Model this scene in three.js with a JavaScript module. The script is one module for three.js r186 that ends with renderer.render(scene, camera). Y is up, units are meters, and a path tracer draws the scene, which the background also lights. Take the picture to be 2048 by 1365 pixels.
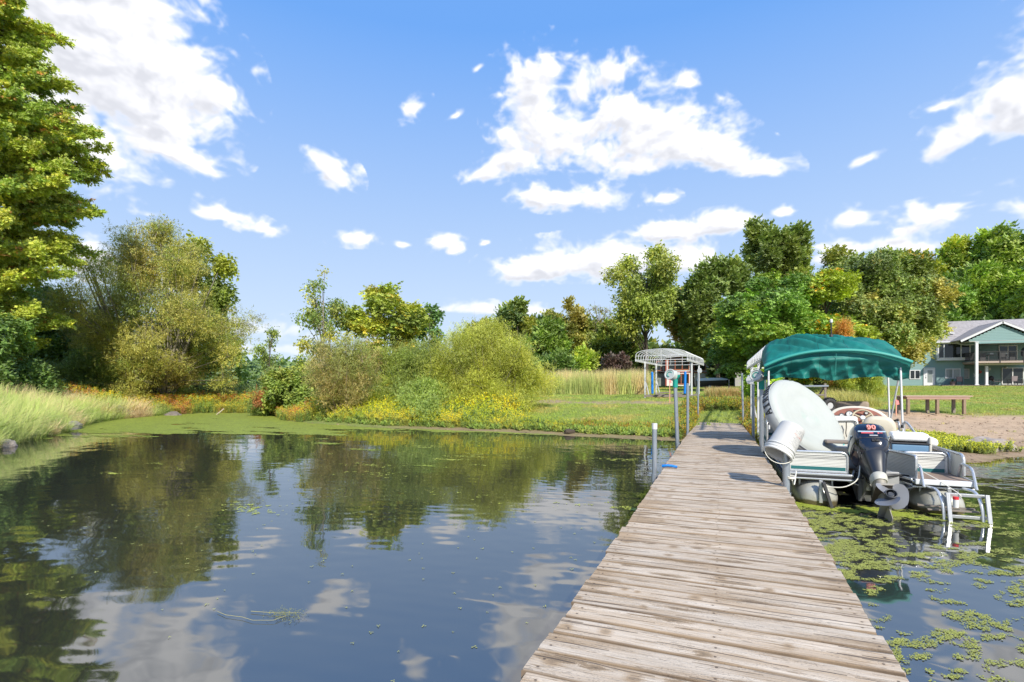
import * as THREE from 'three';
import { mergeGeometries } from 'three/addons/utils/BufferGeometryUtils.js';
import { RoundedBoxGeometry } from 'three/addons/geometries/RoundedBoxGeometry.js';
import { ImprovedNoise } from 'three/addons/math/ImprovedNoise.js';
import { FontLoader } from 'three/addons/loaders/FontLoader.js';
import { TextGeometry } from 'three/addons/geometries/TextGeometry.js';

// ---------------------------------------------------------------- camera, sun, exposure
// World: x = to the right of the dock's axis, y = up from the water, -z = along the dock to the shore.
const scene = new THREE.Scene();
const YAW = Math.atan(416 / 1055);
const camera = new THREE.PerspectiveCamera(65.8, 2048 / 1365, 0.1, 3000);
camera.position.set(0, 1.8, 0);
camera.rotation.set(0, YAW, 0);
camera.setViewOffset(2048, 1365, 0, -89.5, 2048, 1365);   // a level camera with a shifted lens
scene.add(camera);
const renderer = new THREE.WebGLRenderer({ antialias: true });
renderer.toneMapping = THREE.LinearToneMapping;
renderer.toneMappingExposure = 1.48;
renderer.shadowMap.enabled = true;
const SUN = new THREE.Vector3(0.75, 0.98, 0.95).normalize();
const sun = new THREE.DirectionalLight(new THREE.Color(1, 0.94, 0.82), 4.4);
sun.name = 'sun';
sun.position.copy(SUN).multiplyScalar(120);
sun.castShadow = true;
sun.shadow.radius = 2.5;
sun.shadow.mapSize.set(4096, 4096);
Object.assign(sun.shadow.camera, { left: -70, right: 70, top: 70, bottom: -70, near: 1, far: 300 });
scene.add(sun, sun.target);

// ---------------------------------------------------------------- helpers
function RNG(seed) { let a = seed >>> 0; return () => { a = (a + 0x6d2b79f5) | 0; let t = Math.imul(a ^ (a >>> 15), 1 | a); t = (t + Math.imul(t ^ (t >>> 7), 61 | t)) ^ t; return ((t ^ (t >>> 14)) >>> 0) / 4294967296; }; }
const PN = new ImprovedNoise();
const n3 = (x, y, z) => PN.noise(x + 31.7, y + 17.3, z + 7.9);
function fbm(x, y, z, o) { let s = 0, a = 0.5, f = 1; for (let i = 0; i < o; i++) { s += a * n3(x * f, y * f, z * f); a *= 0.5; f *= 2.03; } return s; }
const clamp = (v, a = 0, b = 1) => Math.min(b, Math.max(a, v));
const sst = (v, a, b) => { const t = clamp((v - a) / (b - a)); return t * t * (3 - 2 * t); };
const lerp = (a, b, t) => a + (b - a) * t;
function piece(tab, x) { if (x <= tab[0][0]) return tab[0][1]; for (let i = 1; i < tab.length; i++) if (x <= tab[i][0]) return lerp(tab[i - 1][1], tab[i][1], (x - tab[i - 1][0]) / (tab[i][0] - tab[i - 1][0])); return tab[tab.length - 1][1]; }
const V = (x, y, z) => new THREE.Vector3(x, y, z);
const W = (a, y, t) => new THREE.Vector3(a, y, -t);

// ---------------------------------------------------------------- sky: air and clouds
{
  const w = 4096, h = 2048, data = new Float32Array(w * h * 4), D = 180 / Math.PI;
  // clouds as [azimuth, elevation, half width, half height, tilt] in degrees, then a flat-based flag
  const blobs = [
    [-57.5, 27.2, 6.6, 3.4, 0], [-54.4, 25.4, 4.6, 2.6, -0.25], [-55.6, 23.3, 4.2, 1.9, -0.3], [-61, 29.5, 6, 3, 0], [-59.5, 24.6, 4, 3, 0], [-51.3, 25.3, 2.1, 1, 0.1], [-59, 31.5, 5, 2.6, 0],
    [-53.2, 20.1, 2.9, 1.15, -0.3], [-55.6, 20.6, 1.4, 0.6, 0], [-40.6, 21.2, 2.3, 1.5, -0.4], [-32.2, 27.4, 1.5, 0.95, 0.5], [-50.4, 15.8, 2.3, 0.45, 0.05], [-47.2, 15.1, 2, 0.65, -0.1],
    [-37.6, 15.1, 2.2, 0.8, 0.1], [-29, 15, 1.7, 0.9, 0.1], [-33, 14.7, 1.3, 0.4, 0], [-18.4, 28.8, 3.7, 3.2, 0], [-19.4, 25.8, 3.3, 2.3, 0], [-10.8, 30.1, 3, 1.2, 0.1], [-14, 29.4, 1.6, 1.4, 0.6],
    [-9, 26.2, 5.8, 2.5, 0], [-5, 24, 6, 2.2, -0.2], [-12.5, 23.5, 5, 1.5, 0.05], [-20.8, 23.3, 3.6, 1.4, 0.25], [-24, 21.9, 2.4, 0.8, 0.1], [0.8, 21.6, 4, 1.4, -0.25], [3.6, 20.4, 2.2, 0.9, -0.2], [-8, 22, 3, 1, 0],
    [-14, 19.4, 5, 1.15, 0], [-18.5, 19.8, 2, 0.9, 0], [-5.5, 18.9, 1.3, 0.5, 0], [-2.6, 15.6, 4.8, 1.15, 0], [-6, 16, 2.4, 1, 0], [1, 16, 2.6, 0.9, 0],
    [-17, 12.6, 5.4, 1.7, 0, 1], [-10.5, 12.9, 6.8, 2.1, -0.05, 1], [-4, 12.4, 5.5, 1.6, -0.05, 1], [-20, 11.8, 3.2, 1.1, 0, 1],
    [11.5, 14.8, 2, 0.95, 0], [5.6, 16.3, 1.2, 0.5, 0], [17.2, 14.2, 2.5, 0.95, 0], [15, 13.3, 1, 0.35, 0], [21.8, 22, 2.8, 1.6, 0.3], [22.8, 20, 2.7, 1.9, 0], [24.5, 21.3, 3, 2.4, 0], [17.9, 19.3, 2.1, 1.3, 0.5], [17.5, 22.3, 1.2, 0.4, 0], [12.2, 19.6, 1.7, 0.5, 0.25],
    [12.6, 12.3, 2.6, 0.8, 0], [9.5, 11.7, 2.2, 0.7, 0], [16, 11.6, 2, 0.6, 0], [-3, 28.7, 1.8, 0.8, -0.3],
    [-26.5, 8.2, 4, 0.75, 0, 1], [-19.5, 8, 3.4, 0.6, 0, 1], [-33, 7.5, 3, 0.4, 0, 1], [-47.9, 5.6, 4, 1.3, 0, 1], [-44, 3.6, 5, 0.9, 0, 1], [-61, 10.2, 3.6, 1.6, 0, 1], [-56, 9, 4, 1, 0, 1],
    [-28, 14.2, 0.9, 0.35, 0.3], [-24.5, 15.1, 0.7, 0.3, 0.4], [-27.6, 27, 0.8, 0.3, 0.3], [-25.2, 31, 1, 0.35, 0.5], [20.5, 30, 1.2, 0.5, 0.2],
  ];
  const rs = RNG(77);
  for (let i = 0; i < 120; i++) {                          // the same kind of clouds all round
    const az = 31 + rs() * 256, el = 4 + 58 * rs() * rs(), s = 0.6 + rs() * 1.1, k = 2 + rs() * 4;
    for (let j = 0; j < 4; j++) blobs.push([az + (rs() - 0.5) * k * 2.4 * s, el + (rs() - 0.5) * k * 0.7 * s, k * s * (0.5 + rs() * 0.8), k * 0.36 * s * (0.5 + rs() * 0.8), (rs() - 0.5) * 0.4, el < 14 ? 1 : 0]);
  }
  const buckets = Array.from({ length: 180 }, () => []);
  for (const b of blobs) { const c = Math.cos(b[4]), s = Math.sin(b[4]); b[6] = c; b[7] = s; const lo = b[0] - b[2] * 2.4 - 3, hi = b[0] + b[2] * 2.4 + 3; for (let q = Math.floor(lo / 2); q <= Math.floor(hi / 2); q++) { const k = ((q % 180) + 180) % 180; if (!buckets[k].includes(b)) buckets[k].push(b); } }
  const field = (az, el) => {
    let f = 0; const list = buckets[((Math.floor(az / 2) % 180) + 180) % 180];
    for (const b of list) {
      let u = az - b[0]; if (u > 180) u -= 360; if (u < -180) u += 360; const v = el - b[1];
      const p = (u * b[6] + v * b[7]) / b[2]; let q = (-u * b[7] + v * b[6]) / b[3];
      if (q < 0) q *= b[5] ? 1.7 : 1.25;
      const d = p * p + q * q; if (d < 4.5) { const g = Math.exp(-d * 1.15); f = f + g * (1 - f * 0.55); }
    }
    return f;
  };
  const dens = (az, el, oct) => {
    const f = field(az, el); if (f < 0.03) return -1;
    const wx = fbm(az * 0.16, el * 0.22, 3.1, 3) * 2.4, wy = fbm(az * 0.16, el * 0.22, 9.4, 3) * 1.6;
    const n = fbm((az + wx) * 0.34, (el + wy) * 0.5, 1.7, oct) + 0.4 * fbm((az + wx) * 0.95, (el + wy) * 1.5, 6.2, oct - 1);
    return f * 1.25 + n * 1.45 - 0.25;
  };
  for (let r = h / 2; r < h; r++) {
    const el = ((r + 0.5) / h * 180 - 90), k = el / 90;
    const e = clamp(el / 34), g = Math.pow(e, 0.8), z = sst(el, 30, 90);
    const air = [lerp(lerp(0.7, 0.155, g), 0.08, z), lerp(lerp(0.82, 0.37, g), 0.23, z), lerp(lerp(0.93, 0.83, g), 0.62, z)];
    for (let c = 0; c < w; c++) {
      const th = ((c + 0.5) / w - 0.5) * 2 * Math.PI, az = Math.atan2(Math.cos(th), -Math.sin(th)) * D;   // th = atan2(z, x)
      const o = (r * w + c) * 4, d = dens(az, el, 6);
      let a = 0, lum = 1, cool = 0;
      if (d > -0.16) {
        a = Math.pow(sst(d, -0.16, 0.74), 1.25);
        const up = dens(az + 0.7, el + 0.9, 4), thick = clamp(0.22 + (up - d) * 0.9 + clamp(up) * 0.3);
        lum = 1.06 - 0.3 * thick * sst(d, 0.12, 0.8); cool = thick * sst(d, 0.1, 0.9);
      }
      const low = 1 - sst(el, 2, 13);
      for (let q = 0; q < 3; q++) {
        const cl = lum * [0.97 - 0.07 * cool, 0.97 - 0.05 * cool, 1.0][q];
        data[o + q] = 0.765 * lerp(air[q], lerp(cl, air[q] * 0.5 + 0.42, low * 0.55), a * (1 - low * 0.3));
      }
      data[o + 3] = 1;
    }
  }
  for (let r = 0; r < h / 2; r++) for (let c = 0; c < w; c++) { const o = (r * w + c) * 4; data[o] = 0.2; data[o + 1] = 0.22; data[o + 2] = 0.16; data[o + 3] = 1; }
  const t = new THREE.DataTexture(data, w, h, THREE.RGBAFormat, THREE.FloatType);
  t.mapping = THREE.EquirectangularReflectionMapping; t.magFilter = THREE.LinearFilter; t.needsUpdate = true;
  scene.background = t; scene.environment = t;
}

// ---------------------------------------------------------------- names, tags, small geometry helpers
const taken = new Map();
function numbered(n) { const k = taken.get(n) ?? 0; taken.set(n, k + 1); return k ? n + '_' + String(k).padStart(3, '0') : n; }
function tag(o, label, category, group) { o.userData.label = label; if (category) o.userData.category = category; if (group) o.userData.group = group; return o; }
function thing(name, label, category, pos = V(0, 0, 0), group) { const g = new THREE.Group(); g.name = numbered(name); g.position.copy(pos); scene.add(g); return tag(g, label, category, group); }
function shade(o) { o.castShadow = true; o.receiveShadow = true; return o; }
function flatten(list) {
  list = [].concat(list).map((g) => { g = g.index ? g.toNonIndexed() : g; for (const k of Object.keys(g.attributes)) if (!['position', 'normal', 'uv', 'color'].includes(k)) g.deleteAttribute(k); return g; });
  if (list.length > 1) for (const key of ['uv', 'color']) if (!list.every((g) => g.attributes[key])) list.forEach((g) => g.deleteAttribute(key));
  return list.length > 1 ? mergeGeometries(list) : list[0];
}
function mesh(name, geos, mat, parent, label) {               // one named mesh, a part of parent
  const m = shade(new THREE.Mesh(Array.isArray(geos) ? flatten(geos) : geos, mat)); m.name = parent === scene ? numbered(name) : name; parent.add(m); if (label) m.userData.label = label; return m;
}
const at = (g, x, y, z, rx = 0, ry = 0, rz = 0) => { g.applyMatrix4(new THREE.Matrix4().compose(V(x, y, z), new THREE.Quaternion().setFromEuler(new THREE.Euler(rx, ry, rz)), V(1, 1, 1))); return g; };
const box = (w, h, d, x = 0, y = 0, z = 0, r = 0.008, seg = 2) => at(r ? new RoundedBoxGeometry(w, h, d, seg, Math.min(r, w / 2.01, h / 2.01, d / 2.01)) : new THREE.BoxGeometry(w, h, d), x, y, z);
class Poly extends THREE.Curve {
  constructor(p) { super(); this.p = p; this.l = [0]; for (let i = 1; i < p.length; i++) this.l.push(this.l[i - 1] + p[i].distanceTo(p[i - 1])); }
  getPoint(t, out = V(0, 0, 0)) { const L = this.l[this.l.length - 1] * t; let i = 1; while (i < this.l.length - 1 && this.l[i] < L) i++; return out.lerpVectors(this.p[i - 1], this.p[i], clamp((L - this.l[i - 1]) / (this.l[i] - this.l[i - 1] || 1))); }
}
function rounded(pts, r) {                                     // polyline with rounded corners
  const out = [pts[0].clone()];
  for (let i = 1; i < pts.length - 1; i++) {
    const a = pts[i - 1].clone().sub(pts[i]), b = pts[i + 1].clone().sub(pts[i]), k = Math.min(r, a.length() * 0.45, b.length() * 0.45);
    a.setLength(k).add(pts[i]); b.setLength(k).add(pts[i]);
    for (let j = 0; j <= 5; j++) { const t = j / 5; out.push(a.clone().multiplyScalar((1 - t) * (1 - t)).addScaledVector(pts[i], 2 * t * (1 - t)).addScaledVector(b, t * t)); }
  }
  out.push(pts[pts.length - 1].clone()); return out;
}
function taper(pts, r0, r1, seg = 6, caps = true) {             // a tube whose radius runs from r0 to r1
  const pos = [], idx = [], uv = [], up = V(0.13, 0.97, 0.21), n = pts.length; let len = 0;
  let prev = null;
  for (let i = 0; i < n; i++) {
    const d = pts[Math.min(n - 1, i + 1)].clone().sub(pts[Math.max(0, i - 1)]).normalize();
    let s = prev ? prev.clone().addScaledVector(d, -prev.dot(d)) : V(0, 0, 0).crossVectors(d, Math.abs(d.dot(up)) > 0.95 ? V(1, 0, 0) : up);
    s.normalize(); prev = s.clone(); const q = V(0, 0, 0).crossVectors(d, s), r = typeof r0 === 'function' ? r0(i / (n - 1)) : lerp(r0, r1, i / (n - 1));
    if (i) len += pts[i].distanceTo(pts[i - 1]);
    for (let k = 0; k <= seg; k++) { const a = k / seg * Math.PI * 2; pos.push(pts[i].x + (s.x * Math.cos(a) + q.x * Math.sin(a)) * r, pts[i].y + (s.y * Math.cos(a) + q.y * Math.sin(a)) * r, pts[i].z + (s.z * Math.cos(a) + q.z * Math.sin(a)) * r); uv.push(k / seg, len); }
  }
  const m = seg + 1;
  for (let i = 0; i < n - 1; i++) for (let k = 0; k < seg; k++) { const a = i * m + k; idx.push(a, a + 1, a + m, a + 1, a + m + 1, a + m); }
  if (caps) for (const [i, f] of [[0, 0], [n - 1, 1]]) { const c = pos.length / 3; pos.push(pts[i].x, pts[i].y, pts[i].z); uv.push(0.5, 0); for (let k = 0; k < seg; k++) { const a = i * m + k; if (f) idx.push(c, a, a + 1); else idx.push(c, a + 1, a); } }
  const g = new THREE.BufferGeometry(); g.setAttribute('position', new THREE.Float32BufferAttribute(pos, 3)); g.setAttribute('uv', new THREE.Float32BufferAttribute(uv, 2)); g.setIndex(idx); g.computeVertexNormals(); return g;
}
const pipe = (pts, r, seg = 8) => taper(pts, r, r, seg);
const bent = (pts, r, corner = 0.1, seg = 8) => pipe(rounded(pts, corner), r, seg);
const rod = (a, b, r, r1 = r, seg = 10) => taper([a, b], r, r1, seg);
const beam = (a, b, w, h) => { const L = a.distanceTo(b), g = new RoundedBoxGeometry(w, h, L, 1, Math.min(w, h) * 0.12); const m = new THREE.Matrix4().lookAt(a, b, V(0, 1, 0)); m.setPosition(a.clone().add(b).multiplyScalar(0.5)); return g.applyMatrix4(m); };
function loft(rings, closed = true, caps = true) {              // rings: arrays of equally many points
  const n = rings[0].length, pos = [], uv = [], idx = [], m = closed ? n + 1 : n;
  rings.forEach((r, i) => { for (let k = 0; k < m; k++) { const p = r[k % n]; pos.push(p.x, p.y, p.z); uv.push(k / (m - 1), i / (rings.length - 1)); } });
  for (let i = 0; i < rings.length - 1; i++) for (let k = 0; k < m - 1; k++) { const a = i * m + k; idx.push(a, a + 1, a + m, a + 1, a + m + 1, a + m); }
  if (caps) for (const [i, f] of [[0, 0], [rings.length - 1, 1]]) { const c = V(0, 0, 0); rings[i].forEach((p) => c.addScaledVector(p, 1 / n)); const b = pos.length / 3; pos.push(c.x, c.y, c.z); uv.push(0.5, f); for (const p of rings[i]) { pos.push(p.x, p.y, p.z); uv.push(0.5, f); } for (let k = 0; k < n; k++) { const a = b + 1 + k, d = b + 1 + (k + 1) % n; if (f) idx.push(b, a, d); else idx.push(b, d, a); } }
  const g = new THREE.BufferGeometry(); g.setAttribute('position', new THREE.Float32BufferAttribute(pos, 3)); g.setAttribute('uv', new THREE.Float32BufferAttribute(uv, 2)); g.setIndex(idx); g.computeVertexNormals(); return g;
}
function sheet(nu, nv, f) { const g = new THREE.PlaneGeometry(1, 1, nu, nv), p = g.attributes.position, v = V(0, 0, 0); for (let j = 0, i = 0; j <= nv; j++) for (let k = 0; k <= nu; k++, i++) { f(k / nu, j / nv, v); p.setXYZ(i, v.x, v.y, v.z); } g.computeVertexNormals(); return g; }
const C = (r, g, b) => new THREE.Color().setRGB(r, g, b);
const std = (col, rough = 0.7, metal = 0, more = {}) => new THREE.MeshStandardMaterial({ color: C(...col), roughness: rough, metalness: metal, ...more });
function tex(w, h, fn, srgb = false, wrap = true) {              // fn(u, v, px, py) -> [r, g, b] 0..1
  const d = new Uint8Array(w * h * 4); for (let y = 0, o = 0; y < h; y++) for (let x = 0; x < w; x++, o += 4) { const c = fn((x + 0.5) / w, (y + 0.5) / h, x, y); d[o] = clamp(c[0]) * 255; d[o + 1] = clamp(c[1]) * 255; d[o + 2] = clamp(c[2]) * 255; d[o + 3] = 255; }
  const t = new THREE.DataTexture(d, w, h); t.magFilter = THREE.LinearFilter; t.minFilter = THREE.LinearMipmapLinearFilter; t.generateMipmaps = true; if (wrap) t.wrapS = t.wrapT = THREE.RepeatWrapping; if (srgb) t.colorSpace = THREE.SRGBColorSpace; t.needsUpdate = true; return t;
}
const wrapNoise = (u, v, f, z, o) => {                           // tileable noise on the unit square
  const a = fbm(u * f, v * f, z, o), b = fbm((u - 1) * f, v * f, z, o), c = fbm(u * f, (v - 1) * f, z, o), d = fbm((u - 1) * f, (v - 1) * f, z, o);
  return a * (1 - u) * (1 - v) + b * u * (1 - v) + c * (1 - u) * v + d * u * v;
};
const repeat = (t, x, y) => { const c = t.clone(); c.repeat.set(x, y); c.needsUpdate = true; return c; };

// ---------------------------------------------------------------- materials
const grainTex = tex(256, 256, (u, v) => { const k = 0.8 + 0.55 * wrapNoise(u, v, 7, 2, 4) + 0.2 * wrapNoise(u, v, 60, 5, 2); return [k, k, k]; });
const grimeTex = tex(512, 512, (u, v) => { const n = wrapNoise(u, v, 4, 8, 5), m = wrapNoise(u, v, 18, 3, 3); const k = 0.93 + 0.16 * n + 0.1 * m, d = clamp((n + m * 0.6 - 0.16) * 2.2); return [k * (1 - d * 0.16), k * (1 - d * 0.19), k * (1 - d * 0.27)]; });
const scuffTex = tex(256, 256, (u, v) => { const k = 0.62 + 0.5 * wrapNoise(u, v, 6, 12, 5); return [k, k, k]; });
const lineTex = tex(64, 64, (u, v) => { const k = 0.5 + 0.5 * Math.sin(v * Math.PI * 2 * 4); return [k, k, k]; });
const M = {
  alum: std([0.6, 0.62, 0.64], 0.42, 0.6, { roughnessMap: scuffTex }), alumWhite: std([0.62, 0.63, 0.64], 0.45, 0.25), galv: std([0.36, 0.4, 0.45], 0.5, 0.55, { map: grimeTex, roughnessMap: scuffTex }),
  whitePaint: std([0.58, 0.6, 0.61], 0.5, 0), vinyl: std([0.6, 0.58, 0.52], 0.5, 0, { map: grimeTex }), beige: std([0.56, 0.51, 0.41], 0.55, 0, { map: grimeTex }), plastic: std([0.62, 0.63, 0.62], 0.45, 0, { map: grimeTex }),
  black: std([0.02, 0.02, 0.022], 0.5), rubber: std([0.025, 0.025, 0.027], 0.75), dark: std([0.05, 0.05, 0.055], 0.6), teal: std([0.0, 0.25, 0.2], 0.6), tealStripe: std([0.015, 0.12, 0.125], 0.45), navy: std([0.015, 0.022, 0.065], 0.5),
  blue: std([0.0, 0.17, 0.6], 0.5), rope: std([0.68, 0.66, 0.58], 0.9), carpet: std([0.3, 0.22, 0.17], 0.95, 0, { map: grainTex }), steel: std([0.48, 0.49, 0.5], 0.48, 0.6, { roughnessMap: scuffTex }),
  wood: std([0.3, 0.22, 0.15], 0.85, 0, { map: grainTex }), oldWood: std([0.27, 0.23, 0.2], 0.9, 0, { map: grainTex }), pink: std([0.85, 0.25, 0.25], 0.7), orange: std([0.7, 0.12, 0.03], 0.6),
  stone: std([0.36, 0.31, 0.28], 0.9, 0, { map: grainTex }), bark: std([0.1, 0.08, 0.065], 0.95, 0, { map: grainTex }), barkPale: std([0.28, 0.25, 0.2], 0.9, 0, { map: grainTex }), soil: std([0.06, 0.045, 0.03], 1),
  glass: std([0.018, 0.022, 0.022], 0.04, 0, { }), glassPale: std([0.22, 0.25, 0.24], 0.08), silver: std([0.6, 0.62, 0.64], 0.35, 0.5),
};
const leafMat = new THREE.MeshPhysicalMaterial({ color: C(1, 1, 1), vertexColors: true, roughness: 0.62, transmission: 0.48, thickness: 0, side: THREE.DoubleSide });
const grassMat = new THREE.MeshPhysicalMaterial({ color: C(1, 1, 1), vertexColors: true, roughness: 0.75, transmission: 0.36, thickness: 0, side: THREE.DoubleSide });
const dryMat = new THREE.MeshStandardMaterial({ color: C(1, 1, 1), vertexColors: true, roughness: 0.9, side: THREE.DoubleSide });

// ---------------------------------------------------------------- terrain and water
const SHORE = [[-140, -250], [-60, -90], [-33, -34], [-17, -8], [-14.6, 2], [-16.6, 6.2], [-19.6, 8.6], [-21.4, 10.5], [-25.5, 13.7], [-29.7, 17.5], [-31.6, 21.5], [-31.2, 25], [-27.2, 25.7], [-24, 23.4], [-21, 20.9], [-17.2, 19.4], [-13.6, 18.7], [-10, 18.7], [-6.8, 18.6], [-3.9, 18.1], [-1.5, 17.9], [0.6, 17.3], [2.5, 16.3], [4.4, 15.4], [5.6, 15.3], [7.1, 17.0], [11, 18.6], [16, 18], [26, 12], [44, -20], [80, -90], [140, -250]];
function shoreDist(a, t) {                                        // metres inland (negative over the water)
  let d = 1e9, inside = false;
  for (let i = 0, j = SHORE.length - 1; i < SHORE.length; j = i++) {
    const [x0, y0] = SHORE[j], [x1, y1] = SHORE[i], dx = x1 - x0, dy = y1 - y0, k = clamp(((a - x0) * dx + (t - y0) * dy) / (dx * dx + dy * dy)), ex = a - x0 - dx * k, ey = t - y0 - dy * k;
    d = Math.min(d, ex * ex + ey * ey);
    if ((y0 > t) !== (y1 > t) && a < x0 + (t - y0) / (y1 - y0) * (x1 - x0)) inside = !inside;
  }
  return (inside ? -1 : 1) * Math.sqrt(d) + 0.22 * n3(a * 0.9, t * 0.9, 4.2) + 0.1 * n3(a * 3, t * 3, 1.2);
}
const LAND = [[-40, -2.2], [-6, -1.1], [-2, -0.5], [0, 0], [1, 0.05], [4, 0.2], [6.5, 0.46], [9, 0.78], [14, 1.0], [30, 1.28], [52, 1.68], [66, 1.82], [200, 2.3], [1500, 4]];
function ground(a, t, d = shoreDist(a, t)) {
  let y = piece(LAND, d);
  if (d > 0) {
    y += 0.85 * sst(d, 0.2, 4) * (1 - sst(a, -20, -13)) * (1 - sst(t, 17, 24)) * (1 - sst(d, 14, 30));
    y += 0.06 * n3(a * 0.5, t * 0.5, 8) * sst(d, 0.5, 4) + 0.025 * n3(a * 2.3, t * 2.3, 3) * sst(d, 0.1, 1.5);
    y += 11 * sst(t, 88, 150) * sst(a, 8, 48);
  }
  return y;
}
const inSand = (a, t, d) => sst(a, 3.4 + 0.5 * n3(a, t, 2), 5) * (1 - sst(t + 0.6 * n3(a * 0.8, t * 0.8, 5), 25.8, 26.8)) * sst(d, 0.05, 0.5);
const inWeeds = (a, t) => 1 - sst(Math.hypot((a - 5.2) / 2.0, (t - 18.4) / 1.5) + 0.3 * n3(a * 1.3, t * 1.3, 6), 0.75, 1.05);
const inPath = (a, t) => 1 - sst(Math.hypot((a + 6) / 7.5, (t - 29.5) / 1.6) + 0.5 * n3(a * 0.6, t * 0.6, 16), 0.55, 1.1);
{
  const line = (lo, hi, step, far) => { const out = []; for (let v = lo; v <= hi; v += step) out.push(v); let s = step; for (let v = hi + s; v < far; v += s) { out.push(v); s *= 1.16; } out.push(far); s = step; for (let v = lo - s; v > -far; v -= s) { out.unshift(v); s *= 1.16; } out.unshift(-far); return out; };
  const xs = line(-38, 22, 0.32, 1600), ts = line(3, 52, 0.32, 1600), nx = xs.length, nt = ts.length, pos = new Float32Array(nx * nt * 3), col = new Float32Array(nx * nt * 3), uv = new Float32Array(nx * nt * 2), idx = [];
  for (let j = 0, i = 0; j < nt; j++) for (let k = 0; k < nx; k++, i++) {
    const a = xs[k], t = ts[j], d = shoreDist(a, t), n = fbm(a * 0.25, t * 0.25, 3, 4), m = fbm(a * 1.4, t * 1.4, 5, 3);
    pos.set([a, ground(a, t, d), -t], i * 3); uv.set([a / 2.3, t / 2.3], i * 2);
    let c = [0.19 + 0.07 * n, 0.23 + 0.06 * m, 0.045];
    const mix = (q, w) => { c = c.map((v, z) => lerp(v, q[z], clamp(w))); };
    mix([0.3, 0.25, 0.09], (n + 0.1) * 0.9);
    mix([0.33, 0.235, 0.15], inPath(a, t) * 0.85);
    mix([0.25, 0.17, 0.1], (1 - sst(d, 0.6 + n, 2.0 + n)) * sst(a, -16, -10) * (0.75 + m * 0.5));
    mix([0.43, 0.31, 0.21], inSand(a, t, d));
    mix([0.26, 0.18, 0.12], inSand(a, t, d) * (1 - sst(d + m * 2, 1.4, 3.4)) * 0.8);
    mix([0.12, 0.13, 0.035], inWeeds(a, t) * 0.8);
    if (d < 0.25) mix([0.16, 0.11, 0.06], 1 - sst(d, -0.2, 0.25));
    col.set(c, i * 3);
  }
  for (let j = 0; j < nt - 1; j++) for (let k = 0; k < nx - 1; k++) { const a = j * nx + k; idx.push(a, a + 1, a + nx, a + 1, a + nx + 1, a + nx); }
  const g = new THREE.BufferGeometry(); g.setAttribute('position', new THREE.BufferAttribute(pos, 3)); g.setAttribute('color', new THREE.BufferAttribute(col, 3)); g.setAttribute('uv', new THREE.BufferAttribute(uv, 2)); g.setIndex(idx); g.computeVertexNormals();
  const gt = tex(512, 512, (u, v) => { const k = 0.95 + 0.6 * wrapNoise(u, v, 6, 4, 5) + 0.5 * wrapNoise(u, v, 70, 6, 2); return [k, k, k * 0.98]; });
  const o = mesh('ground', g, new THREE.MeshStandardMaterial({ vertexColors: true, map: gt, bumpMap: gt, bumpScale: 0.05, roughness: 1 }), scene);
  o.userData.kind = 'structure'; tag(o, 'lawn, beach sand and muddy shore around the pond');
}
{
  // waves: whole numbers of sines on a 5 m tile
  const r = RNG(5), waves = []; for (let i = 0; i < 46; i++) { const f = 3 + Math.floor(Math.pow(r(), 1.4) * 26), an = (r() - 0.5) * 2.2 + 0.35, kx = Math.round(Math.sin(an) * f), ky = Math.round(Math.cos(an) * f); waves.push([kx, ky, r() * 6.28, 1 / Math.pow(Math.hypot(kx, ky) + 1, 1.15)]); }
  const N = 512, raw = new Float32Array(N * N); let mx = 0;
  for (let y = 0; y < N; y++) for (let x = 0; x < N; x++) { let s = 0; for (const w of waves) s += w[3] * Math.sin(6.28318 * (w[0] * x / N + w[1] * y / N) + w[2]); raw[y * N + x] = s; mx = Math.max(mx, Math.abs(s)); }
  const d = new Float32Array(N * N * 4); for (let i = 0; i < N * N; i++) { const k = 0.5 + 0.5 * raw[i] / mx; d.set([k, k, k, 1], i * 4); }
  const bt = new THREE.DataTexture(d, N, N, THREE.RGBAFormat, THREE.FloatType); bt.wrapS = bt.wrapT = THREE.RepeatWrapping; bt.magFilter = THREE.LinearFilter; bt.needsUpdate = true;
  const g = new THREE.PlaneGeometry(420, 420, 210, 210); g.rotateX(-Math.PI / 2); g.translate(0, 0, 160);
  const p = g.attributes.position, uv = g.attributes.uv, col = new Float32Array(p.count * 3);
  for (let i = 0; i < p.count; i++) { const a = p.getX(i), t = -p.getZ(i); uv.setXY(i, a / 5, t / 5); const s = Math.abs(a) < 60 && t > -10 && t < 40 ? sst(shoreDist(a, t), -5.5, -0.3) * sst(a, 0, 5) : 0; col.set([lerp(0.026, 0.075, s), lerp(0.028, 0.052, s), lerp(0.022, 0.016, s)], i * 3); }
  g.setAttribute('color', new THREE.BufferAttribute(col, 3));
  const o = mesh('water', g, new THREE.MeshPhysicalMaterial({ vertexColors: true, roughness: 0.035, ior: 2.9, bumpMap: bt, bumpScale: 0.0055 }), scene);
  o.userData.kind = 'structure'; tag(o, 'still pond water reflecting sky and trees');
}

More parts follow.
